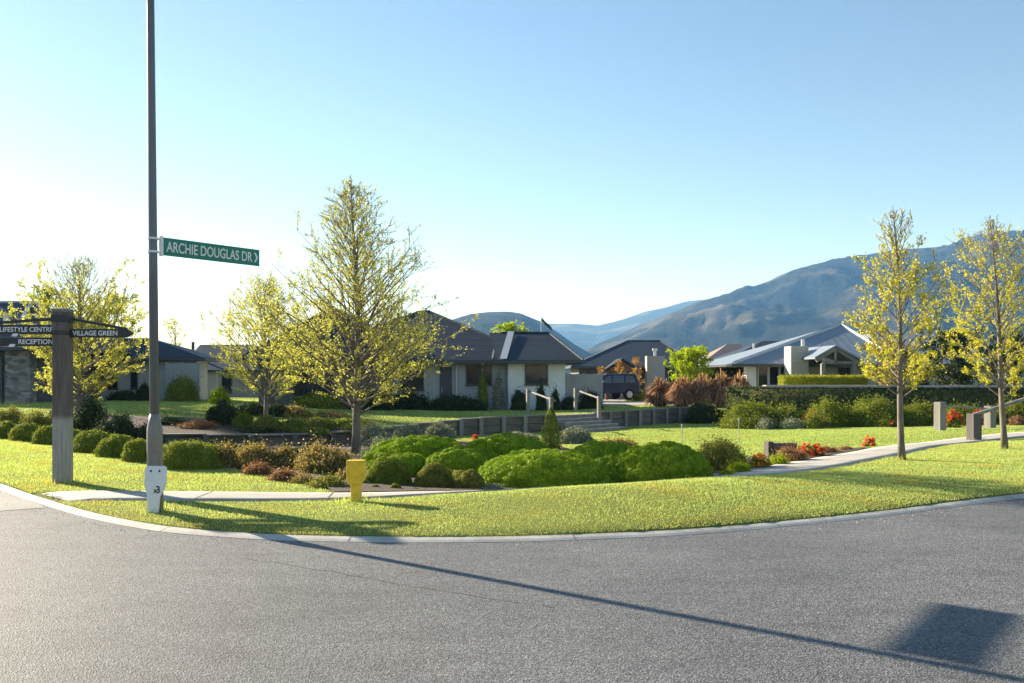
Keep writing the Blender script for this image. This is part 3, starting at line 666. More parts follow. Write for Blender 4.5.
for xx in (gx0 + .25, gx1 - .25):
    b_ = MB(o_); b_.box2((xx - .1, 66.8, -.5), (xx + .1, 67, 1.84)); b_.build("porch_post", "cedar", hB)
b_ = MB(o_); b_.box2((X(647, 68), 68, -.5), (X(665, 68), 69.0, Z(356, 68))); ch = b_.build("chimney", "wall_taupe", hB)
b_ = MB(o_); b_.tube([(X(655, 68.5), 68.5, 3.0), (X(655, 68.5), 68.5, 3.45)], .11, 8); b_.tube([(X(655, 68.5), 68.5, 3.45), (X(655, 68.5), 68.5, 3.62)], .2, 8); b_.build("flue", "galv", ch)
window(hB, o_, X(668, d), X(680, d), .2, 1.9, d, "alu_pale"); window(hB, o_, X(583, d), X(598, d), .5, 1.8, d)
b_ = MB(o_); b_.box2((X(612, d), d - .06, -.3), (X(640, d), d - .004, 1.8)); setp(b_.build("garage_door", "wall_taupe", hB))

# --- pale roofed house on the right
d = 50; o_ = Vector((19, d, -.1)); hC = thing("house", "pale grey metal roofed house with glazed corner and clad chimney, on the right", "house", o_)
b_ = MB(o_); b_.box2((X(790, d), d, -.4), (27, d + 9, 2.2)); b_.build("wall", "wall_grey", hC)
b_ = MB(o_); xl, xr, yf, yb = X(733, 49), 30.0, 48.9, 60.0
pk = (X(841, 54.5), 54.5, Z(324.5, 54.5)); pk2 = (X(868, 54.5), 54.5, pk[2])
vs = [(xl, yf, 2.22), (pk[0] + 1.45, yf, 2.22), (pk[0] + 1.45, yb, 2.22), (xl, yb, 2.22), pk]
vs += [(p[0], p[1], p[2] - .16) for p in vs]
b_.add(vs, [(0, 1, 4), (1, 2, 4), (2, 3, 4), (3, 0, 4), (0, 5, 6, 1), (1, 6, 7, 2), (2, 7, 8, 3), (3, 8, 5, 0), (8, 7, 6, 5)])
rc = b_.build("roof", "roof_light", hC)
b_ = MB(o_); hip(b_, pk[0] + 1.0, 30, yf + .3, yb - .3, 2.2, pk[0] + 1.6, 25.2, 54.6, pk[2] - .35); b_.build("roof", "roof_light", hC)
ridgecap(rc, o_, [(pk, (pk[0] + 1.45, yf, 2.26)), (pk, (xl, yf, 2.24))], "ridge_pale", .10)
gutter(hC, o_, xl, 29.9, yf, yb, 2.22)
for a, c in ((757, 768), (768, 779), (779, 789.5)): window(hC, o_, X(a, d), X(c, d), -.1, 2.1, d - .05, "alu_pale")
b_ = MB(o_); b_.box2((X(745, d), d - .3, -.3), (X(755, d), d + .25, 2.06)); setp(b_.build("corner_column", "wall_white", hC))
b_ = MB(o_); b_.box2((X(755.5, d), d + .1, -.3), (X(790, d), d + 8, 2.05)); b_.build("interior_wall", "wall_charcoal", hC)
b_ = MB(o_); b_.box2((X(791, 47.6), 47.6, -.3), (X(808.5, 47.6), 48.8, Z(346, 47.6))); cc = b_.build("chimney", "boards", hC)
b_ = MB(o_); b_.tube([(X(803, 48.2), 48.2, 3.1), (X(803, 48.2), 48.2, 3.5)], .1, 8); b_.build("flue", "galv", cc)
# open timber porch gable
d2 = 45.5; gx0, gm, gx1 = X(815, d2), X(836, d2), X(864, d2); za, zp = Z(357, d2), Z(345, d2)
b_ = MB(o_)
b_.add([(gx0, d2, za), (gm, d2, zp), (gm, 50, zp), (gx0, 50, za), (gx1, d2, za - .15), (gx1, 50, za - .15)] + [(gx0, d2, za - .1), (gm, d2, zp - .1), (gm, 50, zp - .1), (gx0, 50, za - .1), (gx1, d2, za - .25), (gx1, 50, za - .25)],
       [(0, 1, 2, 3), (1, 4, 5, 2), (6, 9, 8, 7), (7, 8, 11, 10), (0, 6, 7, 1), (1, 7, 10, 4), (0, 3, 9, 6), (4, 10, 11, 5)])
b_.build("porch_roof", "roof_light", hC)
b_ = MB(o_); b_.bar((gx0 + .1, d2 + .12, za - .2), (gm, d2 + .12, zp - .18), .1, .16); b_.bar((gm, d2 + .12, zp - .18), (gx1 - .1, d2 + .12, za - .36), .1, .16)
b_.bar((gx0 + .4, d2 + .1, za - .28), (gx1 - .4, d2 + .1, za - .28), .1, .14); b_.bar((gm, d2 + .1, za - .3), (gm, d2 + .1, zp - .2), .1, .1); b_.build("porch_truss", "grey_timber", hC)
for xx in (gx0 + .45, gx1 - .45):
    b_ = MB(o_); b_.box2((xx - .1, d2 + .05, -.3), (xx + .1, d2 + .25, za - .34)); b_.build("porch_post", "grey_timber", hC)
window(hC, o_, X(838, d), X(850, d), .2, 2.0, d, "alu"); window(hC, o_, X(905, d), X(930, d), .5, 1.9, d, "alu_pale")
# --- slate roof just behind it, and a brown one
d = 72; o_ = Vector((19, d, -.2)); hD = thing("house", "low house with dark slate roof peeping out left of the pale roof", "house", o_)
b_ = MB(o_); b_.box2((X(724, d), d, -.5), (X(815, d), d + 9, 2.3)); b_.build("wall", "wall_taupe", hD)
b_ = MB(o_); hip(b_, X(716, d), X(824, d), d - .6, d + 9.6, 2.45, X(764, 76), X(800, 76), d + 4.5, Z(341, 76.5)); b_.build("roof", "roof_slate", hD)
window(hD, o_, X(728, d), X(740, d), .5, 1.9, d)
b_ = MB(o_); b_.tube([(X(754, 74), 74, 3.1), (X(754, 74), 74, 4.2)], .1, 8); b_.build("flue", "galv", hD)
d = 105; o_ = Vector((24, d, -.4)); hE = thing("house", "distant brown roofed house between the dark house and the slate roof", "house", o_)
b_ = MB(o_); b_.box2((X(702, d), d, -1), (X(748, d), d + 9, 2.6)); b_.build("wall", "wall_taupe", hE)
b_ = MB(o_); hip(b_, X(697, d), X(752, d), d - .6, d + 9.6, 2.7, X(728, 109), X(742, 109), d + 4.5, Z(344, 109)); b_.build("roof", "roof_brown", hE)
window(hE, o_, X(708, d), X(716, d), .8, 2.2, d)
# --- left side: house with grey gable wall, taller block and a far one
d = 46; o_ = Vector((-19, d, .3)); hF = thing("house", "low grey plastered house with slate hip roof behind the yellow tree, left", "house", o_)
b_ = MB(o_); b_.box2((-24, d, -.1), (X(197, d), d + 1.6, 2.4)); b_.build("wall", "wall_grey", hF)
b_ = MB(o_); hip(b_, -24.6, X(206, d - .5), d - .8, d + 2.6, Z(357.5, d - .8), -21, X(150, 47), d + 1.0, Z(338, 47)); b_.build("roof", "roof_slate", hF)
gutter(hF, o_, -24.6, X(206, d - .5), d - .8, d + 2.6, Z(357.5, d - .8))
window(hF, o_, X(131, d), X(138, d), .9, 2.2, d); window(hF, o_, X(100, d), X(118, d), .9, 2.2, d)
d = 40; o_ = Vector((-24, d, .3)); hG = thing("house", "tall slate roofed house with stone faced wall at the left edge", "house", o_)
b_ = MB(o_); b_.box2((-34, d, -.1), (X(38, d), d + 10, Z(347, d))); b_.build("wall", "wall_charcoal", hG)
b_ = MB(o_); b_.box2((X(5, 39.4), 39.4, -.1), (X(30, 39.4), 39.97, Z(349, 39.4))); setp(b_.build("stone_facing", "stone", hG))
rx = X(29.5, 44); rz_ = Z(301.5, 44)
b_ = MB(o_); hip(b_, -36, X(62, 39), 39, 50.5, Z(347, 39), -31, rx, 44.6, rz_); rg = b_.build("roof", "roof_slate", hG)
ridgecap(rg, o_, [((rx, 44.6, rz_), (-36, 44.6, rz_)), ((rx, 44.6, rz_), (X(62, 39), 39, Z(347, 39)))], "ridge_pale", .08)
b_ = MB(o_); b_.bar((X(20, 40.5), 40.4, Z(324, 40.5)), (rx - .1, 44.4, rz_ + .03), .16, .05); setp(b_.build("valley_flashing", "ridge_pale", hG))
b_ = MB(o_); b_.tube([(X(4, 41), 41.2, 3.2), (X(4, 41), 41.2, 4.4)], .14, 8); b_.build("flue", "galv", hG)
gutter(hG, o_, -36, X(62, 39), 39, 50.5, Z(347, 39))
window(hG, o_, X(-20, d), X(3, d), .6, 2.4, d)
d = 66; o_ = Vector((-22, d, 0)); hH = thing("house", "distant slate blue roofed house left of the half bare tree", "house", o_)
b_ = MB(o_); b_.box2((X(190, d), d, -.6), (X(262, d), d + 9, 2.0)); b_.build("wall", "wall_taupe", hH)
b_ = MB(o_); hip(b_, X(180, d), X(268, d), d - .6, d + 9.6, Z(370, d), X(198, 70), X(252, 70), d + 4.5, Z(344.5, 70.5)); b_.build("roof", "roof_slate", hH)
window(hH, o_, X(222, d), X(232, d), .3, 1.6, d)
b_ = MB(o_); b_.tube([(X(193, 68), 68, 2.5), (X(193, 68), 68, 4.1)], .12, 8); b_.build("flue", "alu", hH)

# fences
def fence(label, x0, y0, x1, y1, z0, z1, n):
    o_ = Vector((x0, y0, z0)); f = thing("fence", label, "fence", o_); a = Vector((x0, y0, 0)); c = Vector((x1, y1, 0)); dv = c - a
    b_ = MB(o_)
    for k in range(n):
        p = a + dv * ((k + .5) / n); ang = math.atan2(dv.y, dv.x)
        b_.box((p.x, p.y, (z0 + z1) / 2 + random.uniform(-.01, .01)), (dv.length / n * .93, .025, z1 - z0), ang)
    b_.build("boards", "fence_grey", f)
    for k in (0, .5, 1):
        p = a + dv * k; q = MB(o_); q.box((p.x, p.y + .08, (z0 + z1) / 2 + .02), (.1, .1, z1 - z0 + .04)); q.build("post", "fence_grey", f)
fence("grey vertical board fence between the white corner block and the car", X(566, 47), 47, X(602, 48), 48, -.2, Z(374, 47), 14)
fence("grey board fence at the right end of the low left house", X(166, 44.5), 44.5, X(198, 44), 44, .2, Z(363, 44), 12)
fence("short low grey fence in front of the distant left house", X(199, 52), 52, X(216, 52), 52, 0, Z(375, 52), 7)

# retaining wall in two runs, either side of the steps
def retaining(label, pts, ztop, zbot, sp, pm="grey_timber"):
    o_ = Vector((pts[0][0], pts[0][1], zbot[0])); wt = thing("retaining_wall", label, "wall", o_)
    L = np.cumsum([0] + [math.dist(pts[i], pts[i + 1]) for i in range(len(pts) - 1)]); pa = MB(o_); cp = MB(o_); n = int(L[-1] / sp)
    gx_ = lambda s, a: float(np.interp(s, L, a))
    for k in range(n):
        s0, s1 = L[-1] * k / n, L[-1] * (k + 1) / n
        A = Vector((gx_(s0, [p[0] for p in pts]), gx_(s0, [p[1] for p in pts]), 0)); B = Vector((gx_(s1, [p[0] for p in pts]), gx_(s1, [p[1] for p in pts]), 0))
        zt = (gx_(s0, ztop) + gx_(s1, ztop)) / 2; z0 = (gx_(s0, zbot) + gx_(s1, zbot)) / 2; ang = math.atan2(B.y - A.y, B.x - A.x); mid = (A + B) / 2
        nb = 3; hh = (zt - z0 + .25) / nb
        for j in range(nb): pa.box((mid.x, mid.y, z0 - .25 + hh * (j + .5)), ((B - A).length * .998, .05, hh * .94), ang)
        cp.box((mid.x, mid.y - .04, zt + .02), ((B - A).length * 1.01, .17, .045), ang)
    pa.build("boards", "wall_timber", wt); cp.build("cap", "grey_timber", wt)
    for k in range(n + 1):
        s0 = L[-1] * k / n; x = gx_(s0, [p[0] for p in pts]); y = gx_(s0, [p[1] for p in pts]); zt = gx_(s0, ztop); z0 = gx_(s0, zbot)
        q = MB(o_); q.box((x + .05, y - .10, (zt + z0) / 2 - .08), (.17, .11, zt - z0 + .2), math.radians(25)); q.build("post", pm, wt)
retaining("timber retaining wall left of the steps, with evenly spaced posts", WALL[5:8], [z + .03 for z in WTOP[5:8]], [-.72, -.72, -.72], 1.0)
retaining("low dark timber wall curving in front of the mulch bank", WALL[1:6], [z + .03 for z in WTOP[1:6]], [-.5, -.6, -.7, -.72, -.72], 1.3, "wall_timber")
retaining("timber retaining wall right of the steps, below the shaded lawn", [(3.55, 39.25), (4.87, 40.6), (8.9, 45)], [-.05, -.05, -.02], [-.72, -.72, -.72], 1.0)
b_ = MB((9.1, 45, -.7)); b_.box((9.2, 45.0, -.35), (.7, .5, .72), .6); eb = b_.build("timber_block", "grey_timber", bev=.02); setp(eb, "pale square timber end block where the right retaining wall stops", "block")
eb.location = (9.1, 45, -.7)
# steps
sx0, sy0 = 1.36, 37.0; dirv = Vector((.698, .716, 0)); nrm = Vector((-.716, .698, 0)); ang = math.atan2(.716, .698)
st_ = thing("garden_steps", "broad timber steps rising through the retaining wall to the house lawn", "steps", (sx0, sy0, -.7))
for k in range(5):
    b_ = MB((sx0, sy0, -.7)); c_ = Vector((sx0, sy0, 0)) + dirv * 1.55 + nrm * (-1.62 + .40 * k); zt_ = -.7 + .125 * (k + 1)
    b_.box((c_.x, c_.y, zt_ - .08), (3.0, .44, .16), ang); b_.build("tread", "grey_timber", st_, bev=.01)
    b_ = MB((sx0, sy0, -.7)); c2 = c_ + nrm * .06; b_.box((c2.x, c2.y, zt_ - .36), (2.9, .3, .36), ang); b_.build("riser", "wall_timber", st_)
def handrail(label, a, c, ha, hc, za, zc, wid=.17, mat="grey_timber", ext=.25, grp="handrails"):
    """two square posts and a sloping rail"""
    h = thing("handrail", label, "handrail", (a[0], a[1], za), grp); org = (a[0], a[1], za)
    for (x, y), hh, z in ((a, ha, za), (c, hc, zc)):
        b_ = MB(org); b_.box((x, y, z + hh / 2 - .1), (wid, wid, hh + .2), .4); b_.build("post", mat, h, bev=.01)
    A = Vector((a[0], a[1], za + ha - .12)); B = Vector((c[0], c[1], zc + hc - .10)); dv = (B - A).normalized()
    off = Vector((dv.y, -dv.x, 0)).normalized() * (wid * .62)
    b_ = MB(org); b_.bar(A - dv * ext + off, B + dv * ext + off, .05, .06); b_.build("rail", "galv" if mat == "x" else "grey_timber", h)
for lab_, (p0, y0, t0, d0), (p1, y1, t1, d1) in (("left of the two sloping handrails on the garden steps, behind the small conifer", (551, 426, 397, 36.2), (528, 411, 389, 38.6)),
                                             ("right of the two sloping handrails on the garden steps, nearer the car", (599, 425, 396, 38.4), (575.5, 411, 388, 40.6))):
    handrail(lab_, (X(p0, d0), d0), (X(p1, d1), d1), Z(t0, d0) - Z(y0, d0), Z(t1, d1) - Z(y1, d1), Z(y0, d0), Z(y1, d1), .135)
# ramp posts on the right
qa = Q(940, 430, 28.5); qb = Q(990, 428, 30)
handrail("rear ramp handrail by the green, pale posts standing behind the dark post", (qa.x, qa.y), (qb.x, qb.y), Z(402, 28.5) - qa.z, Z(406, 30) - qb.z, qa.z, qb.z, .26)
pa = Q(974, 440, 22.5); h = thing("handrail", "front ramp handrail with thick dark post left of the rightmost tree", "handrail", pa, "handrails")
b_ = MB(pa); b_.box((pa.x, pa.y, pa.z + .29), (.25, .25, .74), .3); setp(b_.build("post", "dark_timber", h, bev=.012))
b_ = MB(pa); b_.bar((pa.x - .12, pa.y - .05, Z(416, 22.5)), (X(1050, 25), 25, Z(391, 25)), .06, .08); b_.build("rail", "grey_timber", h)
b_ = MB(pa); b_.box((X(1046, 24.9), 24.9, .4), (.2, .2, 1.6), .3); b_.build("post", "grey_timber", h)

# ------------------------------------------------------------------ plants
def core_mesh(rx, ry, rz, fr, base=-.2, nu=18, nv=9):
    vs = []; fs = []
    for j in range(nv + 1):
        th = (math.pi / 2) * j / nv * 1.15 - .15
        for i in range(nu):
            a = 2 * math.pi * i / nu; dx = np.array([math.cos(a) * math.cos(th), math.sin(a) * math.cos(th), math.sin(th)])
            k = fr(dx[None])[0] * .86; vs.append((dx[0] * rx * k, dx[1] * ry * k, max(base, dx[2]) * rz * k))
    for j in range(nv):
        for i in range(nu): fs.append((j * nu + i, j * nu + (i + 1) % nu, (j + 1) * nu + (i + 1) % nu, (j + 1) * nu + i))
    return np.array(vs), fs
def bush_mesh(rx, ry, rz, leaf, mat, lumps=40, amp=.14, depth=.18, cover=1.7, jit=.6, nmax=60000, loose=0.0, power=2.0, r=rng, aspect=.6, tight=2.1):
    seeds = unit(r.normal(0, 1, (lumps, 3))); sa = r.uniform(.55, 1.0, lumps); wd = tight / math.sqrt(lumps)
    def fr(dv):
        c = dv @ seeds.T; an = np.arccos(np.clip(c, -1, 1)) / wd
        return (1 - amp) + amp * np.max(sa[None] * np.sqrt(np.clip(1 - an ** 2, 0, 1)), axis=1)
    area = 2 * math.pi * ((rx * ry) ** 1.6 / 2 + (rx * rz) ** 1.6 / 2 + (ry * rz) ** 1.6 / 2) ** (1 / 1.6) * 1.2
    n = int(min(nmax, max(350, area * cover * 2 / (leaf * leaf * aspect))))
    dv = unit(r.normal(0, 1, (n * 2, 3))); dv = dv[dv[:, 2] > -.18][:n]
    if power != 2.0:                                          # squarer outline
        k = (np.abs(dv) ** power).sum(1) ** (1 / power); dv2 = dv / k[:, None]
    else: dv2 = dv
    f = fr(dv) * (1 - depth * r.uniform(0, 1, len(dv)) ** 2) + loose * r.normal(0, 1, len(dv)) ** 2 * .5
    sc = np.array([rx, ry, rz]); p = dv2 * f[:, None] * sc; p[:, 2] = np.maximum(p[:, 2], .01)
    # face along the lump it sits on
    nr = unit(unit(dv / sc) + 1.1 * (dv - seeds[np.argmax(dv @ seeds.T, axis=1)]) / wd)
    V = leaf_quads(p, nr, leaf, aspect, jit, r)
    cv, cf = core_mesh(rx, ry, rz, lambda q: fr(q) * (((np.abs(q) ** power).sum(1) ** (-1 / power)) if power != 2 else 1))
    return quads_mesh("foliage", V, 4, (cv, cf))
NAMES = {}
def shrub(name, label, px, d, wpx, top, mat, cat="shrub", group=None, ground='H', leaf=.03, lumps=40, amp=.14, depth=.2, loose=0.0, ry=None, cover=1.7, power=2.0, jit=.6, sink=.03, flowers=None, aspect=.6, tight=2.1):
    x = X(px, d); z0 = (Hs(x, d) if ground == 'H' else Ts(x, d)) - sink if ground in ('H', 'T') else ground
    hgt = max(.08, Z(top, d) - z0); rx = wpx * d / FPX / 2; leaf = max(leaf, 1.7 * d / FPX)
    me = bush_mesh(rx, ry or max(rx * .85, min(rx, hgt)), hgt, leaf, mat, lumps, amp, depth, cover, jit, loose=loose, power=power, aspect=aspect, tight=tight)
    o = link(name, me, [mat]); o.location = (x, d, z0); o.rotation_euler = (0, 0, random.uniform(-.3, .3)); setp(o, label, cat, group)
    if flowers:
        n, fm, fs = flowers; dv = unit(rng.normal(0, 1, (n, 3))); dv[:, 2] = np.abs(dv[:, 2]) * 1.4 + .1; dv = unit(dv)
        c = dv * np.array([rx, rx, hgt]) * rng.uniform(1.0, 1.12, (n, 1)); c = np.repeat(c, 4, 0) + rng.normal(0, fs * .35, (n * 4, 3))
        fo = link("flowers", quads_mesh("flowers", leaf_quads(c, np.repeat(dv, 4, 0), fs, .8, .8), 4), fm, o)
    return o
# bright mounded bushes
gm_ = "bright green mounded bushes in the front bed"
for label, px, d, wp, top, lm in (
    ("wide bright green mounded bush at the back left of the front bed", 419, 16.4, 124, 434, 130),
    ("bright green mounded bush in the back row, in front of the small conifer", 506, 17.2, 104, 432.5, 90),
    ("smaller green mound bulging left of the largest mound in the front row", 456, 15.0, 76, 447, 60),
    ("largest bright green mounded bush, middle of the front row", 543, 14.1, 146, 448, 170),
    ("green mound squeezed behind and between the two largest mounds", 604, 15.6, 100, 440, 90),
    ("bright green mounded bush at the right end of the front bed", 661, 14.5, 108, 440, 130)):
    shrub("mounded_bush", label, px, d, wp, top, "l_cloud", "bush", gm_, leaf=.021, lumps=int(lm * 3.4), amp=.105, cover=2.6, depth=.06, jit=.38, power=2.2, tight=1.85)
gs_ = "small clipped bushes in front of the green mounds"
for label, px, d, wp, top in (("largest of three small rounded bushes, just right of the yellow post", 388, 13.7, 50, 455),
    ("middle one of three small rounded bushes in front of the green mounds", 434, 13.4, 44, 462.5), ("smallest of three rounded bushes at the foot of the largest green mound", 471, 13.1, 33, 469)):
    shrub("round_bush", label, px, d, wp, top, "l_olive" if px > 400 else "l_box", "bush", gs_, leaf=.022, lumps=70, amp=.08, cover=2.0, depth=.1)
for label, px, d, wp, top, mt in (("flat grey green groundcover at the foot of the middle rounded bush", 414, 12.75, 44, 488, "l_grey"), ("tiny lime tuft between the middle and smallest rounded bushes", 449, 12.7, 15, 488, "l_hedge"),
    ("low grey green tuft right of the yellow post base", 374, 12.8, 16, 484, "l_mid"), ("small green tuft beneath the largest rounded bush", 395, 12.7, 16, 483, "l_mid")):
    shrub("groundcover", label, px, d, wp, top, mt, "plant", leaf=.02, lumps=20, amp=.2, cover=1.5)
# buxus row beside the grass slope
g_ = "clipped balls along the left grass slope"
row = [(5, 22.0, 38, 421), (28, 20.9, 36, 423), (49, 19.9, 35, 425), (72, 18.6, 36, 428), (94, 17.7, 42, 430), (117, 16.8, 38, 434), (139, 16.0, 34, 438.5)]
for k, ((px, d, wp, top), lab) in enumerate(zip(row, ("first clipped green ball of the row, at the left picture edge", "second clipped green ball of the row along the grass slope", "clipped green ball just left of the timber signpost",
        "clipped green ball half hidden behind the timber signpost", "large clipped green ball just right of the timber signpost", "clipped green ball midway between timber signpost and lamp post", "last small clipped ball of the row, left of the lamp post"))):
    shrub("box_ball", lab, px, d, wp, top, "l_box", "bush", g_, leaf=.024, lumps=random.randint(40, 110), amp=.13, cover=2.0, depth=.12, sink=.06, loose=.03, power=random.choice((2.0, 2.3, 2.5)))
shrub("box_hedge", "long low clipped green hedge just right of the lamp post", 189, 15.0, 72, 441, "l_box", "hedge", leaf=.024, lumps=90, amp=.13, cover=2.0, depth=.12, loose=.03, power=2.6)
# bronze tipped group
g_ = "bronze tipped shrubs left of the yellow post"
for lab, px, d, wp, top in (("bronze tipped shrub at the left end, touching the clipped hedge", 225, 15.2, 30, 443), ("taller bronze tipped shrub second from the clipped hedge", 254, 15.6, 46, 441), ("bronze tipped shrub in the middle of its group", 284, 15.6, 34, 445),
    ("widest bronze tipped shrub, in front of the tall tree trunk", 325, 15.0, 64, 442)):
    shrub("bronze_shrub", lab, px, d, wp, top, "l_bronze", "shrub", g_, leaf=.038, lumps=50, amp=.25, loose=.12, depth=.3, cover=1.5, jit=.9)
for lab, px, d, wp, top, mt in (("low reddish shrub at the foot of the taller bronze shrub", 257, 14.2, 34, 462, "l_red"), ("low reddish brown shrub beside the grass tip", 284, 13.5, 32, 468, "l_red"), ("low olive shrub edging the footpath left of the yellow one", 303, 13.2, 26, 473, "l_bronze"),
    ("spreading yellow olive shrub at the footpath, left of the yellow post", 327, 12.8, 46, 476, "l_olive")):
    shrub("low_shrub", lab, px, d, wp, top, mt, "shrub", leaf=.03, lumps=40, amp=.25, loose=.15, depth=.3, cover=1.4, jit=.9)
# shrubs on and above the wall
for lab, px, d, wp, top, mt in (("dark shrub at the left end above the low wall", 222, 31.1, 35, 400, "l_dark"), ("dark round shrub third along above the low wall", 243, 30.6, 25, 412, "l_mid"), ("rounded lime topped shrub above the low wall, left of centre", 266, 29.9, 37, 415, "l_olive"), ("rounded olive shrub above the low wall in the middle", 294, 30.1, 40, 417, "l_olive"),
    ("olive shrub above the low wall left of the tall tree", 321, 30.9, 35, 417, "l_olive"), ("olive shrub above the low wall behind the tall tree trunk", 344, 31.6, 32, 418, "l_box"), ("dark bush behind the lime topped shrub, rear row", 250, 33.6, 40, 402, "l_dark"), ("dark bush at the foot of the half bare tree", 275, 33.6, 32, 403, "l_dark"),
    ("yellow green bush right of the half bare tree foot", 296, 33.6, 37, 405, "l_bronze"), ("bronze bush in the rear row behind the tall trunk", 331, 34.6, 40, 411, "l_bronze")):
    shrub("wall_shrub", lab, px, d, wp, top, mt, "shrub", "shrubs above the retaining wall", 'T', leaf=.05, lumps=40, amp=.2, loose=.08, depth=.25, cover=1.5)
for lab, px, d, wp, top in (("grey green mound right of the tall tree trunk", 372, 27.4, 38, 423), ("grey green mound below the wall, left of the bright mounds", 408, 28.4, 40, 424), ("grey green mound below the wall behind the bright mounds", 440, 29.4, 36, 422), ("grey green bush just left of the small conifer", 522, 28.9, 42, 431), ("grey green bush just right of the small conifer", 574, 28.9, 46, 427)):
    shrub("grey_shrub", lab, px, d, wp, top, "l_grey", "shrub", "grey green mounds below the wall", leaf=.05, lumps=40, amp=.2, loose=.06, depth=.25, cover=1.4)
for lab, px, d, wp, top, mt in (("dark green filler shrub between the left mound and the middle mound", 470, 16.4, 50, 447, "l_cloud"), ("low green shrub under the wide left mound, behind the rounded bush", 408, 15.2, 52, 452, "l_cloud"), ("low green mound filling the gap in front of the right hand pair", 612, 14.6, 60, 455, "l_cloud")):
    shrub("mounded_bush", lab, px, d, wp, top, mt, "bush", gm_, leaf=.021, lumps=270, amp=.105, cover=2.6, depth=.06, jit=.38, power=2.2, tight=1.85)
for lab, px, d, wp, top, mt in (("low grey green clump at the bed edge below the middle mound", 492, 13.0, 28, 482, "l_grey"), ("low olive clump behind the smallest rounded bush", 458, 14.0, 34, 470, "l_olive"), ("small dark tuft between the yellow post and the rounded bush", 366, 13.5, 26, 474, "l_box"), ("low bronze shrub behind the yellow post", 350, 13.9, 34, 468, "l_bronze"),
    ("low dark shrub in the gap behind the bronze shrubs", 240, 17.5, 60, 441, "l_dark"), ("low dark shrub behind the widest bronze shrub", 308, 18, 60, 444, "l_dark"), ("low grey shrub at the tall tree's foot", 385, 18.5, 50, 437, "l_grey"), ("dark spreading shrub at the right end of the timber wall", 704, 43, 44, 402, "l_dark")):
    shrub("filler_shrub", lab, px, d, wp, top, mt, "shrub", leaf=.03, lumps=40, amp=.25, loose=.1, depth=.25, cover=1.5)
for lab, px, d, wp, top, mt in (("dark spreading shrub at the bank's left part, behind the low wall", 168, 30.5, 40, 418, "l_dark"), ("brown spreading shrub on the mulch bank", 198, 30, 44, 421, "l_red"), ("olive shrub between the tall tree and the grey green mounds", 362, 30.5, 40, 419, "l_olive"), ("low green shrub spilling over the low wall", 311, 29.6, 40, 427, "l_mid"), ("low dark green shrub spilling over the low wall further left", 256, 29.4, 44, 427, "l_dark")):
    shrub("bank_shrub", lab, px, d, wp, top, mt, "shrub", None, 'T', leaf=.05, lumps=40, amp=.25, loose=.12, depth=.25, cover=1.4)
shrub("flower_clump", "small red flowers showing behind the left green mounds", 476, 22, 14, 436, "l_mid", "flowers", leaf=.04, flowers=(20, "f_red", .06))
shrub("tuft_shrub", "low rusty shrub behind the right green mounds, at the lawn edge", 618, 22, 50, 436, "l_bronze", "shrub", leaf=.04, amp=.25, loose=.1)
# small conifer
def conifer(label, px, d, wp, top, mat="l_box"):
    x = X(px, d); z0 = Hs(x, d) - .03; hh = Z(top, d) - z0; r0 = wp * d / FPX / 2
    t_ = thing("conifer", label, "conifer", (x, d, z0)); n = 5200; v = rng.uniform(0, 1, n) ** 1.25; a = rng.uniform(0, 6.283, n)
    rr = r0 * np.minimum(1, (1 - v) ** .62 * (.55 + 1.6 * np.clip(v * 3, 0, .5))) * rng.uniform(.72, 1.08, n) * (1 + .12 * np.sin(a * 3 + v * 22))
    p = np.stack([np.cos(a) * rr, np.sin(a) * rr, v * hh], 1); nr = np.stack([np.cos(a), np.sin(a), np.full(n, .6)], 1)
    link("foliage", quads_mesh("foliage", leaf_quads(p, nr, max(.045, 1.8 * d / FPX), .5, .5), 4), mat, t_)
    b_ = MB(); b_.tube([(0, 0, -.05), (0, 0, hh * .8)], [.05, .01], 7); b_.build("trunk", "bark", t_)
conifer("small upright green conifer standing before the garden steps", 551, 24.5, 19, 407)
# bed along the right hand path
shrub("olive_bush", "large olive bush with tan tips right of the green mounds", 721, 15.9, 56, 438, "l_olive", "bush", leaf=.03, lumps=60, amp=.2, loose=.12, depth=.25, cover=1.7)
for lab, px, d, wp, top, mt, fl in (("lime green tuft beside the footpath, right of the olive bush", 740, 15.0, 24, 461, "l_lime", None), ("low golden tuft at the foot of the olive bush", 727, 14.5, 20, 470, "l_hedge", None), ("orange flowering plant between two lime tufts", 760, 15.8, 24, 456, "l_mid", (26, "f_orange", .07)),
    ("bright lime tuft near the short timber edging", 779, 16.3, 23, 454, "l_lime", None), ("rusty bronze shrub right of the timber edging", 791, 17.0, 34, 446, "l_red", None), ("leafy plant with tall red flowers beside the footpath", 810, 18.0, 26, 446, "l_mid", (30, "f_red", .10)),
    ("small red brown plant where the bed narrows by the path", 828, 19.0, 24, 446, "l_red", None), ("sparse red flower clump at the lawn's edge left of the first tree", 870, 21.5, 12, 440, "l_mid", (14, "f_red", .10)), ("thin brown plant at the tip of the path bed", 846, 20, 18, 445, "l_red", None)):
    shrub("bed_plant", lab, px, d, wp, top, mt, "plant", leaf=.03, lumps=24, amp=.3, loose=.2, depth=.3, cover=1.2, jit=.9, flowers=fl)
q = P(781, 457, -.15); b_ = MB(); b_.box((0, 0, .09), (.62, .14, .42), .25); b_.box((-.28, -.02, .1), (.12, .2, .46), .25); tb = b_.build("timber_edging", "dark_timber", bev=.01); tb.location = (X(782, 18.4), 18.4, Hs(X(782, 18.4), 18.4))
setp(tb, "short dark timber edging board beside the rusty shrub", "edging")
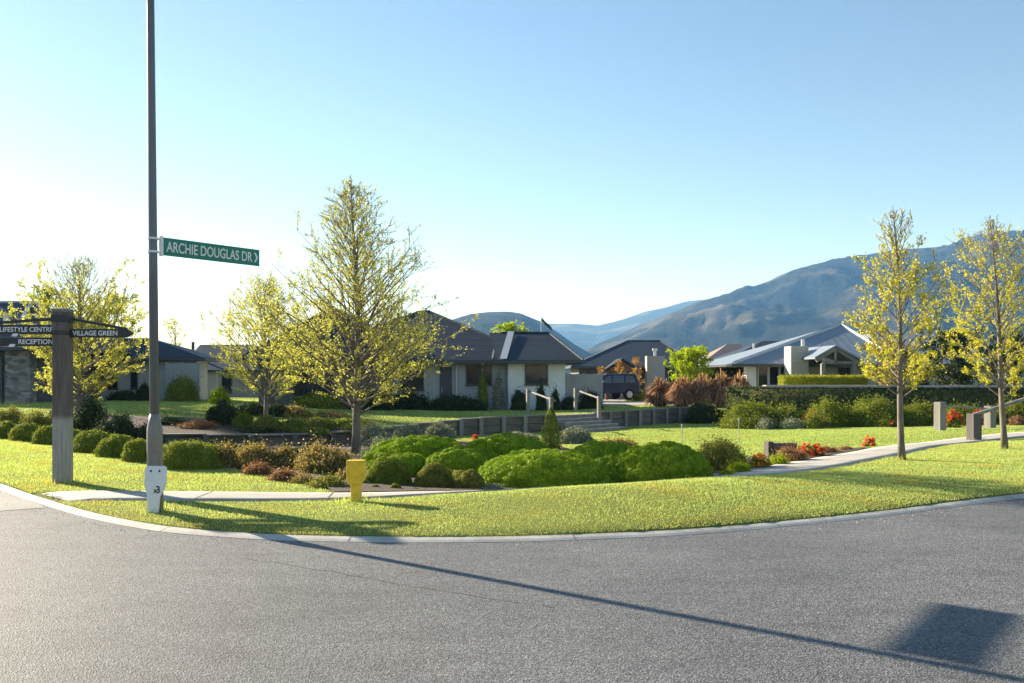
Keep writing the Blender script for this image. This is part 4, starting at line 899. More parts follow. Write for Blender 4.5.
# shrubs at the back of the green
g_ = "leafy shrubs along the back of the green"
for lab, px, d, wp, top in (("leafy green shrub at the left end below the ivy wall", 751, 37.6, 62, 400), ("smaller leafy shrub second along below the ivy wall", 787, 37.2, 40, 405), ("big leafy shrub below the golden hedge", 828, 37.0, 52, 399), ("tall leafy shrub left of the nearest young tree trunk", 872, 36.6, 56, 397), ("leafy shrub right of the nearest young tree trunk", 918, 36.2, 46, 402),
    ("leafy shrub between the two pale ramp posts", 962, 37.2, 50, 404), ("leafy shrub at the right picture edge behind the ramp", 1012, 37.0, 56, 402)):
    shrub("leafy_shrub", lab, px, d, wp, top, "l_mid", "shrub", g_, leaf=.07, lumps=60, amp=.28, loose=.12, depth=.3, cover=1.6, jit=.8)
for lab, px, d, wp, top, mt, fl in (("low flowering plant with orange red blooms below the big leafy shrub", 813, 35.6, 22, 413, "l_mid", (8, "f_red", .08)), ("low pale tuft in front of the second leafy shrub", 793, 35.9, 26, 418, "l_grey", None), ("low pale tuft below the first leafy shrub", 766, 36.2, 22, 418, "l_grey", None), ("low green plant at the foot of the tall leafy shrub", 886, 35.4, 24, 415, "l_mid", (5, "f_red", .08)),
    ("red flowering plant just right of the first ramp post", 952, 31.3, 18, 413, "l_mid", (30, "f_red", .12)), ("red flowering plant beside the dark ramp post", 979, 35.6, 18, 412, "l_mid", (30, "f_red", .12)), ("rusty plant at the right picture edge beyond the ramp", 1018, 34.0, 22, 416, "l_red", None)):
    shrub("border_plant", lab, px, d, wp, top, mt, "plant", leaf=.05, lumps=24, amp=.3, loose=.15, depth=.3, cover=1.2, flowers=fl)
# ivy covered wall and golden hedge
def leafy_box(parent, name, x0, x1, y0, y1, z0, z1, mat, leaf, n, org, jit=.6):
    c = []; nr = []
    for _ in range(n):
        k = random.random()
        if k < .62: c.append((random.uniform(x0, x1), y0 + random.gauss(0, .04), random.uniform(z0, z1))); nr.append((0, -1, .3))
        elif k < .9: c.append((random.uniform(x0, x1), random.uniform(y0, y1), z1 + random.gauss(0, .035))); nr.append((0, -.2, 1))
        else: c.append((random.choice((x0, x1)), random.uniform(y0, y1), random.uniform(z0, z1))); nr.append((-1, 0, .2))
    V = leaf_quads(np.array(c) - np.array(org), np.array(nr), leaf, .7, jit)
    e = .05; bx = np.array([(a, b2, c2) for c2 in (z0, z1 - e) for a, b2 in ((x0 + e, y0 + e), (x1 - e, y0 + e), (x1 - e, y1 - e), (x0 + e, y1 - e))]) - np.array(org)
    return link(name, quads_mesh(name, V, 4, (bx, [(3, 2, 1, 0), (4, 5, 6, 7), (0, 1, 5, 4), (1, 2, 6, 5), (2, 3, 7, 6), (3, 0, 4, 7)])), mat, parent)
org = (17, 41.6, -.6); iw = thing("garden_wall", "long ivy covered wall with pale coping behind the leafy shrubs", "wall", org)
b_ = MB(org); b_.box2((10.0, 41.6, -.7), (29, 41.85, 1.02)); b_.build("masonry", "wall_grey", iw)
b_ = MB(org); b_.box2((X(766, 41.4), 41.36, 1.024), (29.1, 41.98, 1.13)); b_.build("coping", "concrete", iw)
leafy_box(iw, "ivy", 9.9, 29, 41.36, 41.6, -.5, 1.02, "l_ivy", .11, 10500, org, .7)
gh = leafy_box(None, "golden_hedge", X(783, 43), X(868, 43), 43, 43.9, 0.0, Z(376.5, 43), "l_hedge", .08, 8500, (X(825, 43), 43.4, 0)); gh.location = (X(825, 43), 43.4, 0)
setp(gh, "clipped golden green box hedge above the ivy wall by the chimney", "hedge")
dh = leafy_box(None, "dark_hedge", X(703, 53), X(746, 53), 53, 54.2, -.2, Z(369, 53), "l_dark", .11, 5200, (X(725, 53), 53.5, -.2)); dh.location = (X(725, 53), 53.5, -.2)
setp(dh, "clipped dark green hedge left of the glazed house corner", "hedge")
# bronze tussocks
def tussock(label, px, d, wp, top, n=1500):
    x = X(px, d); z0 = Ts(x, d) - .03; hh = Z(top, d) - z0; rx = wp * d / FPX / 2
    a = rng.uniform(0, 6.283, n); el = np.arcsin(rng.uniform(.12, 1, n)); k = rng.uniform(.7, 1.12, n); up = rng.uniform(0, 1, n) ** 3 * .3
    dx, dy, dz = np.cos(a) * np.cos(el), np.sin(a) * np.cos(el), np.sin(el)
    base = np.stack([dx * rx * .25, dy * rx * .25, np.zeros(n)], 1); mid = np.stack([dx * rx * .72 * k, dy * rx * .72 * k, (dz * .8 + .2 + up) * hh * k * .95], 1)
    tip = np.stack([dx * rx * 1.12 * k, dy * rx * 1.12 * k, np.maximum(.02, (dz * 1.0 - .12 + up * 1.4) * hh * k)], 1)
    sd = np.stack([-np.sin(a), np.cos(a), np.zeros(n)], 1) * .035
    V = np.concatenate([np.stack([base - sd, base + sd, mid + sd * .8, mid - sd * .8], 1), np.stack([mid - sd * .8, mid + sd * .8, tip + sd * .15, tip - sd * .15], 1)])
    o = link("tussock", quads_mesh("tussock", V, 4), "l_flax"); o.location = (x, d, z0); setp(o, label, "ornamental grass", "bronze tussocks beside the drive")
for lab, px, d, wp, top in (("bronze tussock at the left end, nearest the car", 660, 48.0, 34, 382), ("bronze tussock second from the car, set a little forward", 682, 46.5, 34, 381), ("bronze tussock in the middle of the clump", 702, 46.5, 34, 379), ("bronze tussock fourth from the car, below the lime tree", 722, 46.2, 34, 378), ("bronze tussock at the right end, against the ivy wall", 740, 45.5, 30, 379)):
    tussock(lab, px, d, wp, top)
# planting by the houses
for lab, px, d, wp, top, mt, nm in (("dark low hedge under the left window of the white cornered house", 455, 42.6, 66, 394, "l_dark", "low_hedge"), ("broad green shrub against the dark wing wall behind the tall tree", 318, 40.2, 56, 392, "l_box", "dark_bush"), ("dark shrub at the corner of the dark wing, right of the tall tree trunk", 372, 40.2, 44, 389, "l_dark", "dark_bush"), ("dark bush against the shaded wall left of the hedge", 410, 42.5, 44, 391, "l_dark", "dark_bush"), ("green climber beside the left window", 483, 43.7, 12, 374, "l_box", "climber"), ("bare leaved climber between window and white corner block", 498, 43.8, 12, 372, "l_grey", "climber"),
    ("dark upright shrub at the white block's left corner", 519, 43.2, 18, 388, "l_dark", "upright_shrub"), ("tallest dark upright shrub under the white block's window", 541, 43, 12, 381, "l_dark", "upright_shrub"), ("dark upright shrub right of the window, before the white wall", 555, 43, 11, 387, "l_dark", "upright_shrub"),
    ("dark green shrub at the foot of the grey fence by the car", 590, 45.5, 26, 389, "l_dark", "fence_shrub"), ("low shrub between the steps and the grey fence", 570, 44, 22, 395, "l_dark", "fence_shrub"), ("clipped low green hedge behind the parked car", 636, 62, 22, 387, "l_box", "low_hedge"),
    ("dark round bush against the low left house", 144, 43.5, 20, 383, "l_dark", "dark_bush"), ("low dark bush left of the round one at the left house", 124, 43.5, 34, 390, "l_dark", "dark_bush"), ("open green shrub before the left board fence", 182, 43.3, 34, 376, "l_box", "fence_shrub"), ("bright lime shrub at the end of the left lawn", 220, 41, 22, 387, "l_lime", "lime_shrub")):
    shrub(nm, lab, px, d, wp, top, mt, "hedge" if "hedge" in nm else "shrub", None, 'T', leaf=.07, lumps=40, amp=.22, loose=.1, depth=.25, cover=1.4)
# left, between the ball row and the lawn
for lab, px, d, wp, top, mt in (("loose yellow green shrub at the left picture edge behind the balls", 8, 24.6, 44, 406, "l_olive"), ("loose yellow green shrub second from the left behind the balls", 38, 24, 40, 410, "l_olive"), ("dark shrub right under the yellow tree, left of its trunk", 62, 26, 34, 403, "l_dark"), ("tall dark shrub right of the timber signpost", 92, 25.4, 36, 397, "l_dark"),
    ("broad dark green shrub left of the mulch bank", 118, 23.2, 50, 414, "l_dark"), ("dark spreading shrub behind the last clipped ball", 150, 22.8, 30, 422, "l_dark")):
    shrub("border_shrub", lab, px, d, wp, top, mt, "shrub", "shrubs behind the clipped balls", leaf=.045, lumps=50, amp=.25, loose=.1, depth=.25, cover=1.5)

# ------------------------------------------------------------------ trees
def tree(name, label, px, d, top, ground, crown0, prof, lean=(0, 0), r0=.07, nb=44, ang=(62, 28), nleaf=6000, leaf=.055, mat="l_tree", dens=None, seed=1, sub=7, cat="tree", group=None, twigs=True, z=None, droop=0.0, barkm="bark", br=.36):
    rr = random.Random(seed); ra = np.random.default_rng(seed); x = X(px, d)
    z0 = z if z is not None else (Hs(x, d) if ground == 'H' else Ts(x, d)) - .04
    hh = Z(top, d) - z0; t_ = thing(name, label, cat, (x, d, z0), group)
    tp = []; n = 12; wob = [rr.uniform(-1, 1) for _ in range(4)]
    for i in range(n + 1):
        v = i / n; tp.append(Vector((lean[0] * hh * v + .015 * hh * math.sin(v * 5 + wob[0]) * v, lean[1] * hh * v + .015 * hh * math.sin(v * 4 + wob[1] * 3) * v, hh * v)))
    rad = [r0 * ((1 - i / n) ** .85) * (1.25 if i == 0 else 1) + .004 for i in range(n + 1)]
    tb = MB(); tb.tube(tp, rad, 9); tw = MB()
    at_ = lambda v: tp[min(n - 1, int(v * n))].lerp(tp[min(n - 1, int(v * n)) + 1], v * n - min(n - 1, int(v * n)))
    spots = []; golden = 2.399
    for k in range(nb):
        v = crown0 + (1 - crown0) * ((k + rr.random() * .6) / nb) * .97; s = (v - crown0) / (1 - crown0)
        L = prof(s) * hh * rr.uniform(.72, 1.0); an = R(ang[0] + (ang[1] - ang[0]) * s + rr.uniform(-7, 7)); az = k * golden + rr.uniform(-.4, .4)
        L = min(L / max(.35, math.sin(an)), max(.05 * hh, ((1 - v) * hh + .04 * hh) * (1.0 if twigs else .95) / max(.3, math.cos(an - .12)))); p = at_(v); out = Vector((math.cos(az), math.sin(az), 0)); pts = [p.copy()]; dvec = out * math.sin(an) + Vector((0, 0, math.cos(an))); m_ = 6
        for i in range(m_):
            dvec = (dvec + Vector((rr.uniform(-.12, .12), rr.uniform(-.12, .12), rr.uniform(-.03, .13) - droop * i / m_))).normalized(); pts.append(pts[-1] + dvec * L / m_)
        rb = max(.006, r0 * br * (1 - s) ** 1.2 + .006)
        tb.tube(pts, [rb * (1 - .8 * i / m_) for i in range(m_ + 1)], 5, cap=False)
        for j in range(sub):
            u = rr.uniform(.22, 1.0); i0 = min(m_ - 1, int(u * m_)); q = pts[i0].lerp(pts[i0 + 1], u * m_ - i0); bd = (pts[i0 + 1] - pts[i0]).normalized()
            sidev = bd.cross(Vector((rr.uniform(-1, 1), rr.uniform(-1, 1), rr.uniform(-.6, 1)))).normalized()
            dv = (bd * .75 + sidev * .75 + Vector((0, 0, .18 - droop))).normalized(); l2 = L * rr.uniform(.16, .42) * (1.15 - u * .5); q2 = q + dv * l2 * .5; q3 = q2 + (dv + Vector((rr.uniform(-.2, .2), rr.uniform(-.2, .2), .15))).normalized() * l2 * .5
            if twigs: tw.tube([q, q2, q3], [.0055, .004, .0025], 3, cap=False)
            spots.append((q, q3, s, l2))
            for jj in range(2):
                w_ = rr.uniform(.25, .9); a2 = q.lerp(q3, w_); e2 = a2 + (dv + Vector((rr.uniform(-1, 1), rr.uniform(-1, 1), rr.uniform(-.4, .9))) * .75).normalized() * l2 * rr.uniform(.3, .55)
                if twigs: tw.tube([a2, e2], [.0036, .0022], 3, cap=False)
                spots.append((a2, e2, s, l2 * .5))
    tb.build("trunk", barkm, t_, smooth=True)
    if twigs: tw.build("twigs", "twig", t_)
    wt = np.array([(dens(s) if dens else 1) * (l2 + .05) for _, _, s, l2 in spots]); wt *= ra.uniform(.15, 1.85, len(wt)); wt /= wt.sum()
    pick = ra.choice(len(spots), nleaf, p=wt); A = np.array([spots[i][0] for i in pick]); B = np.array([spots[i][1] for i in pick])
    c = A + (B - A) * ra.uniform(.1, 1.05, (nleaf, 1)) + ra.normal(0, leaf * .55, (nleaf, 3)); nr = ra.normal(0, 1, (nleaf, 3)); nr[:, 2] = np.abs(nr[:, 2])
    link("crown", quads_mesh("crown", leaf_quads(c, nr, leaf, .7, .3, ra), 4), mat, t_)
    return t_
spire = lambda wmax, pk_, e=.85: (lambda s: wmax * (s / pk_) ** .5 * .5 + wmax * .5 if s < pk_ else wmax * max(.05, ((1 - s) / (1 - pk_))) ** e)
tree("deciduous_tree", "tall pyramidal tree in sparse yellow spring leaf, centre left", 356, 20, 180, 'H', .15, spire(.43, .10, 1.0), r0=.095, nb=150, ang=(66, 34), nleaf=36000, leaf=.038, dens=lambda s: 1.5 - 1.40 * s ** .6, seed=11, sub=11, br=.26, droop=.05)
tree("deciduous_tree", "half bare yellow leaved tree left of the tall pyramidal one", 266, 32, 284, 'T', .13, spire(.52, .18), r0=.085, nb=100, ang=(62, 30), nleaf=28000, leaf=.048, dens=lambda s: 1.5 - 1.4 * s ** .7, seed=23, sub=8, br=.26)
tree("deciduous_tree", "broad yellow leaved tree behind the timber signpost", 79, 27.5, 262, 'H', .16, spire(.45, .24), r0=.11, nb=110, ang=(64, 30), nleaf=38000, leaf=.048, dens=lambda s: 1.5 - 1.1 * s if s < .55 else .05, seed=31, sub=8, br=.28)
tree("young_tree", "young golden leaved tree right of the green, nearest the road", 902, 16.07, 206, 'H', .24, spire(.28, .14, 1.1), lean=(-.03, 0), r0=.058, nb=54, ang=(60, 24), nleaf=10500, leaf=.038, dens=lambda s: max(.06, 1.7 - 2.0 * s), seed=43, sub=10, mat="l_gold", br=.2)
tree("young_tree", "young golden leaved tree at the right picture edge", 1005, 18.2, 222, 'H', .22, spire(.30, .26, 1.0), lean=(-.055, .01), r0=.060, nb=56, ang=(58, 22), nleaf=10500, leaf=.040, dens=lambda s: max(.07, 1.7 - 2.0 * s), seed=57, sub=10, mat="l_gold", br=.2)
tree("small_tree", "small bright lime green tree in front of the dark house chimney", 690, 50, 353, 'T', .3, lambda s: .52 * math.sqrt(max(.05, 1 - (1.8 * s - .7) ** 2)), r0=.06, nb=60, ang=(75, 20), nleaf=9500, leaf=.12, seed=61, sub=6, mat="l_lime", twigs=False)
for lab, px, d, top, sd in (("orange leaved sapling nearest the grey fence, before the dark house", 601, 65, 369, 71), ("orange leaved sapling in the middle before the dark house", 619, 65, 364, 73), ("tallest orange leaved sapling, left of the taupe chimney", 637, 63, 359, 77)):
    tree("sapling", lab, px, d, top, 'T', .35, lambda s: .2 * (1 - s * .6), r0=.03, nb=14, ang=(55, 25), nleaf=420, leaf=.12, seed=sd, sub=4, mat="l_autumn", cat="sapling", group="orange saplings before the dark house", twigs=False)
tree("background_tree", "lime leaved treetop showing over the roof's valley flashing", 512, 66, 328, 'T', .3, lambda s: .30 * math.sqrt(max(.03, 1 - (1.7 * s - .6) ** 2)), r0=.08, nb=40, ang=(60, 25), nleaf=4600, leaf=.16, seed=81, mat="l_lime", twigs=False)
for lab, px, d, top, wd, mt, sd, nl in (("reddish leaved tree behind the young golden tree", 893, 42, 346, .44, "l_bronze", 91, 3600), ("dense dark evergreen tree between the two young golden trees", 952, 43, 336, .46, "l_dark", 92, 6500), ("dark evergreen tree behind the rightmost young tree", 1012, 44, 340, .5, "l_dark", 93, 6500),
    ("yellow green treetop left of the signpost, behind the low house", 50, 52, 292, .30, "l_lime", 94, 3600), ("yellow green treetop right of the signpost arm", 116, 52, 299, .26, "l_tree", 95, 3400), ("thin sparse tree behind the lamp post, over the low roof", 176, 58, 322, .22, "l_tree", 96, 500)):
    tree("background_tree", lab, px, d, top, 'T', .15, (lambda w_: lambda s: w_ * math.sqrt(max(.03, 1 - (1.7 * s - .6) ** 2)))(wd), r0=.10, nb=44, ang=(65, 22), nleaf=nl, leaf=.13, seed=sd, sub=7, mat=mt, twigs=(nl < 1000), z=-.1)

for lab, x_, y_, h_, sd in (("unseen evergreen added to shade the left lawn, nearer the road", -42, 57, 17, 101), ("unseen evergreen added to shade the left lawn, further back", -41.5, 63, 17.5, 102)):  # unseen trees added beyond the left edge to cast shade on the lawn
    tree("added_shade_tree", lab, 512 + x_ / y_ * FPX, y_, HOR - (h_ - EYE) / y_ * FPX, 'T', .08, lambda s: .30 * (1 - s) ** .7 + .03, r0=.2, nb=60, ang=(75, 40), nleaf=7000, leaf=.34, seed=sd, sub=7, mat="l_dark", twigs=False, z=.2)

# ------------------------------------------------------------------ parked car
def car(loc, rz):
    t_ = thing("parked_car", "dark blue four wheel drive wagon parked behind the grey fence", "car", loc, None, rz)
    # side outline (x forward, z up), local: length 4.7
    prof = [(-2.3, .45), (-2.34, .8), (-2.25, 1.08), (-2.02, 1.68), (-1.75, 1.76), (.35, 1.74), (1.0, 1.14), (2.1, 1.02), (2.32, .86), (2.36, .45)]
    b_ = MB(); b_.prism([(x, -.88, z) for x, z in prof], (0, 1.76, 0)); b_.build("body", "car_paint", t_, bev=.07)
    for sgn in (-1, 1):
        y = sgn * .892
        for a in ([(-1.92, 1.15), (-1.72, 1.62), (-1.1, 1.64), (-1.1, 1.15)], [(-1.0, 1.15), (-1.0, 1.64), (-.1, 1.64), (-.1, 1.15)], [(0, 1.15), (0, 1.64), (.3, 1.62), (.78, 1.15)]):
            w_ = MB(); w_.prism([(x, y - .008 * sgn, z) for x, z in a], (0, .016 * sgn, 0)); w_.build("window", "car_glass", t_)
        for xx in (-1.42, 1.42):
            w_ = MB(); w_.tube([(xx, sgn * .66, .37), (xx, sgn * .93, .37)], .37, 20); wo = w_.build("wheel", "tyre", t_, bev=.03)
            r_ = MB(); r_.tube([(xx, sgn * .9, .37), (xx, sgn * .945, .37)], .23, 14); r_.build("rim", "rim", wo)
        l_ = MB(); l_.box((-2.3, sgn * .74, .98), (.1, .2, .26)); l_.build("tail_light", "red_lens", t_)
        l_ = MB(); l_.box((2.25, sgn * .66, .86), (.14, .32, .14)); l_.build("headlight", "glass", t_)
        m_ = MB(); m_.box((.75, sgn * 1.0, 1.2), (.1, .2, .14)); m_.build("mirror", "car_paint", t_, bev=.02)
    w_ = MB(); w_.add([(.42, -.74, 1.70), (.42, .74, 1.70), (.97, .8, 1.2), (.97, -.8, 1.2)], [(0, 1, 2, 3)]); w_.v = [p + Vector((.035, 0, .03)) for p in w_.v]; w_.build("windscreen", "glass", t_)
    b2 = MB(); b2.box((2.36, 0, .5), (.12, 1.7, .2)); b2.box((-2.36, 0, .5), (.12, 1.7, .2)); b2.build("bumper", "black", t_, bev=.03)
cz = Ts(X(606, 66), 66); car((X(604, 60), 60, Z(400, 60)), R(208))

# flagpole far behind
fp = thing("flagpole", "tall thin flagpole with a drooping dark flag above the dark roofs", "flagpole", (X(541, 120), 120, -.5))
b_ = MB(); b_.tube([(0, 0, -.5), (0, 0, Z(316, 120) + .5)], [.12, .06], 8); b_.build("pole", "alu_pale", fp)
zt = Z(317, 120) + .4; vs = []
for i in range(9):
    for j in range(5): vs.append((.08 + i * .17, .12 * math.sin(i * 1.1 + j * .3), zt - j * .13 - i * .16 + .05 * math.sin(i * 1.3)))
b_ = MB(); b_.add(vs, [(i * 5 + j, (i + 1) * 5 + j, (i + 1) * 5 + j + 1, i * 5 + j + 1) for i in range(8) for j in range(4)]); fo = b_.build("flag", "black", fp); sm = fo.modifiers.new("thickness", 'SOLIDIFY'); sm.thickness = .02
# croquet stakes on the green
for lab, px, d, tp_ in (("thin marker stake on the green below the ivy wall", 739, 27.5, 418), ("thin marker stake on the green in front of the right timber wall", 682, 27, 424)):
    x = X(px, d); z0 = Hs(x, d); b_ = MB(); b_.tube([(0, 0, 0), (0, 0, Z(tp_, d) - z0)], .011, 6); b_.tube([(0, 0, Z(tp_, d) - z0 - .1), (0, 0, Z(tp_, d) - z0)], .022, 6); o = b_.build("marker_stake", "fence_grey"); o.location = (x, d, z0); setp(o, lab, "stake", "stakes on the green")

# ------------------------------------------------------------------ street lamp with its street sign
L0 = P(155.5, 512, .05); ld = L0.y; lz = Hs(L0.x, L0.y)
lamp = thing("street_lamp", "slim grey steel street lamp post carrying the green street sign", "street lamp", (L0.x, L0.y, lz))
lean = lambda z: Vector((-.0098 * z, 0, z))                    # the post leans a touch
b_ = MB(); zs = [-.2, 0, .9, .98, 1.02, 1.1]; b_.tube([lean(-.2), lean(.86), lean(.94), lean(1.02), lean(1.10)], [.086, .086, .084, .066, .052], 20); b_.build("base_sleeve", "lamp_steel", lamp, smooth=True)
b_ = MB(); b_.tube([lean(1.09), lean(3), lean(5), lean(7.4)], [.052, .048, .043, .038], 18); b_.tube([lean(7.35), lean(7.42)], .045, 18); b_.build("pole", "lamp_dark", lamp, smooth=True)
b_ = MB(); pts = [lean(7.35) + Vector((0, 0, 0)), lean(7.7) + Vector((.1, -.12, 0)), lean(7.9) + Vector((.35, -.42, 0)), lean(7.95) + Vector((.7, -.84, .0))]; b_.tube(pts, .03, 10); b_.build("outreach_arm", "lamp_dark", lamp, smooth=True)
b_ = MB(); c_ = lean(7.97) + Vector((.9, -1.08, 0)); b_.box(c_, (.62, .24, .1), math.atan2(-.84, .7), 0, .8); b_.build("lamp_head", "fence_grey", lamp, bev=.03)
# base sleeve door outline
b_ = MB(); b_.box(lean(.55) + Vector((.03, -.083, 0)), (.07, .012, .22)); b_.build("access_door", "lamp_steel", lamp, bev=.004)
su = Vector((.61, .79, 0)).normalized(); sn = Vector((su.y, -su.x, 0)); zc = 3.07; pc = L0.copy(); pc.z = 0; pc = pc + Vector((-.0098 * 3.0, 0, 0))
sg = thing("street_name_sign", "green street name sign with white lettering and arrow on the lamp post", "street sign", (pc.x, pc.y, zc))
s0, s1 = .085, 1.44; hh_ = .205
b_ = MB((pc.x, pc.y, zc)); A = pc + su * (s0 + .035); B = pc + su * s1
cs = [(A, -hh_ / 2), (B, -hh_ / 2), (B, hh_ / 2), (A, hh_ / 2)]
b_.prism([Vector((p.x, p.y, zc + z)) - sn * .012 for p, z in cs], sn * .024); b_.build("blade", "sign_green", sg, bev=.004)
b_ = MB((pc.x, pc.y, zc)); 
p1 = pc + su * s0; p2 = pc + su * (s0 + .034)
b_.prism([Vector((p.x, p.y, zc + z)) - sn * .02 for p, z in ((p1, -hh_ / 2 - .01), (p2, -hh_ / 2 - .01), (p2, hh_ / 2 + .01), (p1, hh_ / 2 + .01))], sn * .04); b_.build("bracket", "white", sg)
for k in (-1, 1):
    b_ = MB((pc.x, pc.y, zc)); cc_ = Vector((pc.x, pc.y, zc + k * .075)); b_.tube([cc_ - Vector((0, 0, .012)), cc_ + Vector((0, 0, .012))], .056, 18); b_.bar(cc_ + su * .04, cc_ + su * (s0 + .02), .02, .022); b_.build("clamp_band", "white", sg)
tx = pc + su * (s0 + .075) + sn * .0125
text("ARCHIE DOUGLAS DR", .115, "white", sg, (tx.x, tx.y, zc - .056), su, 1.17, bold=.012, org=(pc.x, pc.y, zc))
cv = pc + su * (s1 - .085) + sn * .0125; b_ = MB((pc.x, pc.y, zc))
def pt_(a, z): q = cv + su * a; return Vector((q.x, q.y, zc + z))
b_.prism([pt_(0, -.06), pt_(.026, -.06), pt_(.058, 0), pt_(.026, .06), pt_(0, .06), pt_(.032, 0)], sn * .004); b_.build("arrow", "white", sg)
# white guard plate with x3 strapped to the foot of the post
pw = Vector((L0.x, L0.y, lz)); k_ = ld / FPX
gp = thing("guard_plate", "white tapered board marked x3 strapped to the lamp post foot", "marker board", pw + Vector((0, -.1, 0)))
yF = -.12
o2 = lambda px_, py_: Vector((X(px_, ld - .12) - L0.x, yF, Z(py_, ld - .12) - lz))
outl = [o2(147.3, 513.5), o2(158.2, 513.5), o2(159.5, 497), o2(163.5, 490), o2(165.8, 484), o2(166.3, 468), o2(164, 466), o2(146.5, 466), o2(144.8, 468), o2(144.2, 485), o2(146.6, 495)]
b_ = MB((0, -.1, 0)); b_.prism(outl, (0, .03, 0)); b_.build("board", "plate_white", gp, bev=.006)
for px_ in (151, 159.5):
    b_ = MB((0, -.1, 0)); q = o2(px_, 471); b_.tube([q + Vector((0, -.006, 0)), q + Vector((0, .02, 0))], .012, 10); b_.build("bolt", "black", gp)
tq = o2(153.3, 492.8) + Vector((0, -.001, 0)); text("x", .055, "black", gp, tq, (1, 0, 0), bold=.02, org=(0, -.1, 0)); tq = o2(156.0, 492.8) + Vector((0, -.001, 0)); text("3", .075, "black", gp, tq, (1, 0, 0), bold=.02, org=(0, -.1, 0))

# yellow hydrant marker
Y0 = P(356, 503, .06); yz = Hs(Y0.x, Y0.y); yd = Y0.y
ym = thing("marker_post", "bright yellow hydrant marker post with wide head beside the footpath", "marker post", (Y0.x, Y0.y, yz))
k_ = yd / FPX; wh, ws, ht, hs = 18 * k_, 10 * k_, 42 * k_, 20 * k_
b_ = MB(); b_.box((0, .02, hs / 2 - .05), (ws, .09, hs + .1)); b_.build("stem", "yellow", ym, bev=.006)
ol = [(-ws / 2, hs - .02), (ws / 2, hs - .02), (wh / 2, hs + .035), (wh / 2, ht), (-wh / 2, ht), (-wh / 2, hs + .035)]
b_ = MB(); b_.prism([(x, -.05, z) for x, z in ol], (0, .13, 0)); b_.build("head", "yellow", ym, bev=.006)
b_ = MB(); b_.box((0, -.049, (ht + hs) / 2), (wh * .62, .008, (ht - hs) * .6)); b_.build("face_panel", "yellow", ym, bev=.003)

# ------------------------------------------------------------------ timber finger post
F0 = P(62.8, 482, .07); fz = Hs(F0.x, F0.y); fd = F0.y; fk = fd / FPX
fpst = thing("signpost", "thick weathered timber signpost with three dark direction boards", "signpost", (F0.x, F0.y, fz)); org = (0, 0, 0)
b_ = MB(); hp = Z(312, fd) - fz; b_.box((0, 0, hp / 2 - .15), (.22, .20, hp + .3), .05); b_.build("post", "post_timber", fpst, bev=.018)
b_ = MB(); b_.box((0, 0, hp + .02), (.235, .215, .05), .05); b_.build("post_cap", "grey_timber", fpst, bev=.015)
b_ = MB(); b_.box((0, 0, hp - .10), (.24, .22, .10), .05); b_.build("band", "board", fpst, bev=.004)
b_ = MB(); b_.box((0, 0, Z(333, fd) - fz), (.238, .218, .06), .05); b_.build("band", "board", fpst, bev=.004)
zl = lambda py: Z(py, fd) - fz
def arm(sx, length, py, th, words, tw_, name="direction_board", ang=0.0, tip=False):
    """board reaching sideways from the post, lettering on the face towards the road"""
    u = Vector((math.cos(ang) * sx, math.sin(ang) * sx, 0)); r_ = Vector((math.cos(ang), math.sin(ang), 0)); n_ = Vector((r_.y, -r_.x, 0)); z = zl(py)
    a0, a1 = .12, length; b_ = MB()
    pl = [(a0, -th / 2), (a1, -th / 2), (a1 + (.10 if tip else 0), 0), (a1, th / 2), (a0, th / 2)] if tip else [(a0, -th / 2), (a1, -th / 2), (a1, th / 2), (a0, th / 2)]
    b_.prism([u * a + Vector((0, 0, z + q)) - n_ * .02 for a, q in pl], n_ * .04); bo = b_.build(name, "board", fpst, bev=.004)
    st_ = u * (a0 + .03) if sx > 0 else u * (a0 + .012 + tw_)
    tpos = st_ + n_ * .0205 + Vector((0, 0, z - .032)); text(words, .066, "white", bo, tpos, r_, tw_, bold=.012)
    return bo
bL = arm(-1, 1.32, 329.5, .135, "LIFESTYLE CENTRE", .755, ang=0.0)
bR2 = arm(-1, 1.20, 341.8, .125, "RECEPTION", .49)
bR = arm(1, .92, 333.2, .125, "VILLAGE GREEN", .64, tip=True)
# small white pictogram blocks below the lettering, left of RECEPTION
for bo, px_, py_ in ((bL, 15.5, 335.0), (bR2, 12.5, 345.5)):
    b_ = MB(); cx = X(px_, fd) - F0.x; b_.add([(cx - .05, -.0225, zl(py_) - .02), (cx + .03, -.0225, zl(py_) - .02), (cx + .055, -.0225, zl(py_) + .02), (cx - .025, -.0225, zl(py_) + .02)], [(0, 1, 2, 3)]); b_.build("pictogram", "white", bo)
for sx, ln, py in ((-1, 1.28, 326), (1, .92, 330.5)):
    b_ = MB(); b_.bar((sx * .13, 0, hp - .10), (sx * ln, 0, zl(py) + .02), .03, .04); b_.build("stay", "board", fpst)

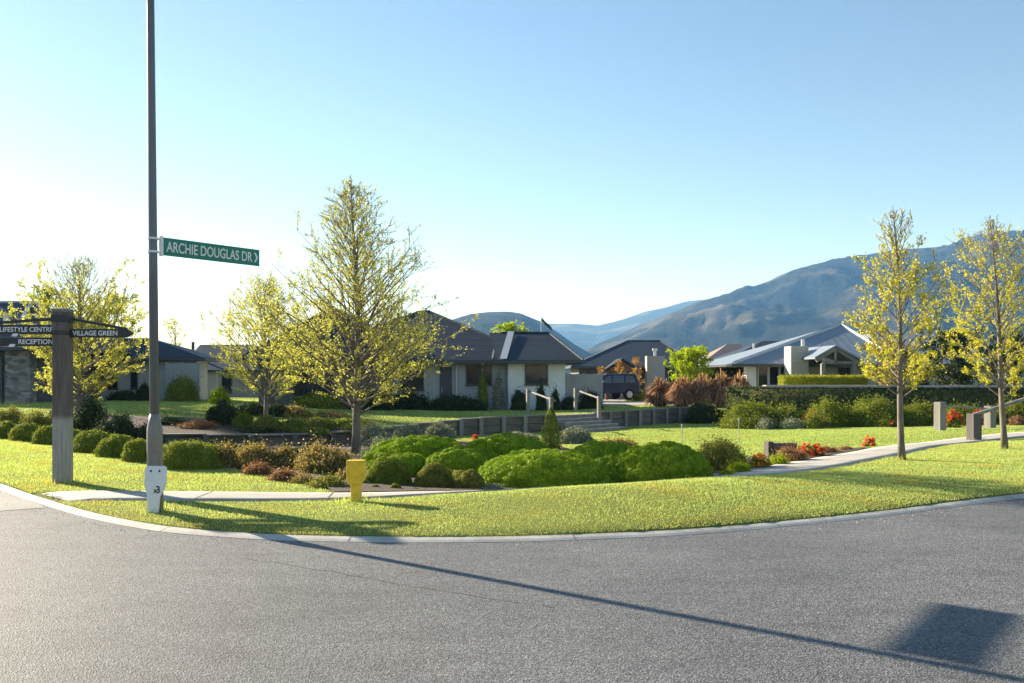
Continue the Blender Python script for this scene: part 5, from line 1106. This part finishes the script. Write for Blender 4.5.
# ------------------------------------------------------------------ small stuff at the edges
feet = [(L0.x, L0.y), (F0.x, F0.y), (Y0.x, Y0.y), (X(902, 16.07), 16.07), (X(1005, 18.2), 18.2), (pa.x, pa.y)]
def keep_feet(x, y): return np.min([np.hypot(x - a, y - b_) for a, b_ in feet], axis=0) < .24
n_ = 60; cx_ = np.concatenate([rng.normal(a, .13, 90) for a, _ in feet]); cy_ = np.concatenate([rng.normal(b_, .13, 90) for _, b_ in feet]); zf = H(cx_, cy_)
an_ = rng.uniform(0, 6.283, len(cx_)); hh2 = rng.uniform(.05, .12, len(cx_)); dx_, dy_ = np.cos(an_) * .005, np.sin(an_) * .005; lx, ly = rng.normal(0, .03, len(cx_)), rng.normal(0, .03, len(cx_))
setp(link("grass_tufts", quads_mesh("grass_tufts", np.stack([np.stack([cx_ - dx_, cy_ - dy_, zf], 1), np.stack([cx_ + dx_, cy_ + dy_, zf], 1), np.stack([cx_ + lx, cy_ + ly, zf + hh2], 1)], 1), 3), "grass"), "longer uncut grass blades round the posts and tree trunks", "grass", None, "stuff")
ki = rng.integers(0, len(kerb) - 1, 2600); of = -np.abs(rng.normal(0, .13, 2600)) - .02; gp_ = kerb[ki] + kn[ki] * of[:, None] + rng.normal(0, .08, (2600, 2)); gp_ = gp_[sdist(kerb, gp_[:, 0], gp_[:, 1]) < -.02]
tri = []
for x, y in gp_:
    r_ = random.uniform(.003, .009); a = random.uniform(0, 6.28)
    q = [(x + r_ * math.cos(a + k * 2.094), y + r_ * math.sin(a + k * 2.094), .002) for k in range(3)]; ap_ = (x, y, .002 + r_ * 1.1)
    tri += [[q[0], q[1], ap_], [q[1], q[2], ap_], [q[2], q[0], ap_]]
setp(link("gravel", quads_mesh("gravel", np.array(tri), 3), "kerb_concrete"), "loose pale grit lying along the road edge by the kerb", "gravel", None, "stuff")

# ------------------------------------------------------------------ air
hz = MB(); hz.box2((-5300, -1600, -62), (5300, 5700, 640)); ho = hz.build("haze", [])
ho.data.materials.clear(); hm = bpy.data.materials.new("haze"); hm.use_nodes = True; ht_ = hm.node_tree; ht_.nodes.clear()
out = ht_.nodes.new("ShaderNodeOutputMaterial"); pv = ht_.nodes.new("ShaderNodeVolumePrincipled")
pv.inputs["Color"].default_value = (0.21, 0.50, 1.0, 1); pv.inputs["Density"].default_value = 1.5e-4; pv.inputs["Absorption Color"].default_value = (1, 1, 1, 1); pv.inputs["Anisotropy"].default_value = 0.2
ht_.links.new(pv.outputs[0], out.inputs["Volume"]); ho.data.materials.append(hm); ho["kind"] = "stuff"; ho["label"] = "thin blue morning haze in front of the mountains"; ho["category"] = "haze"
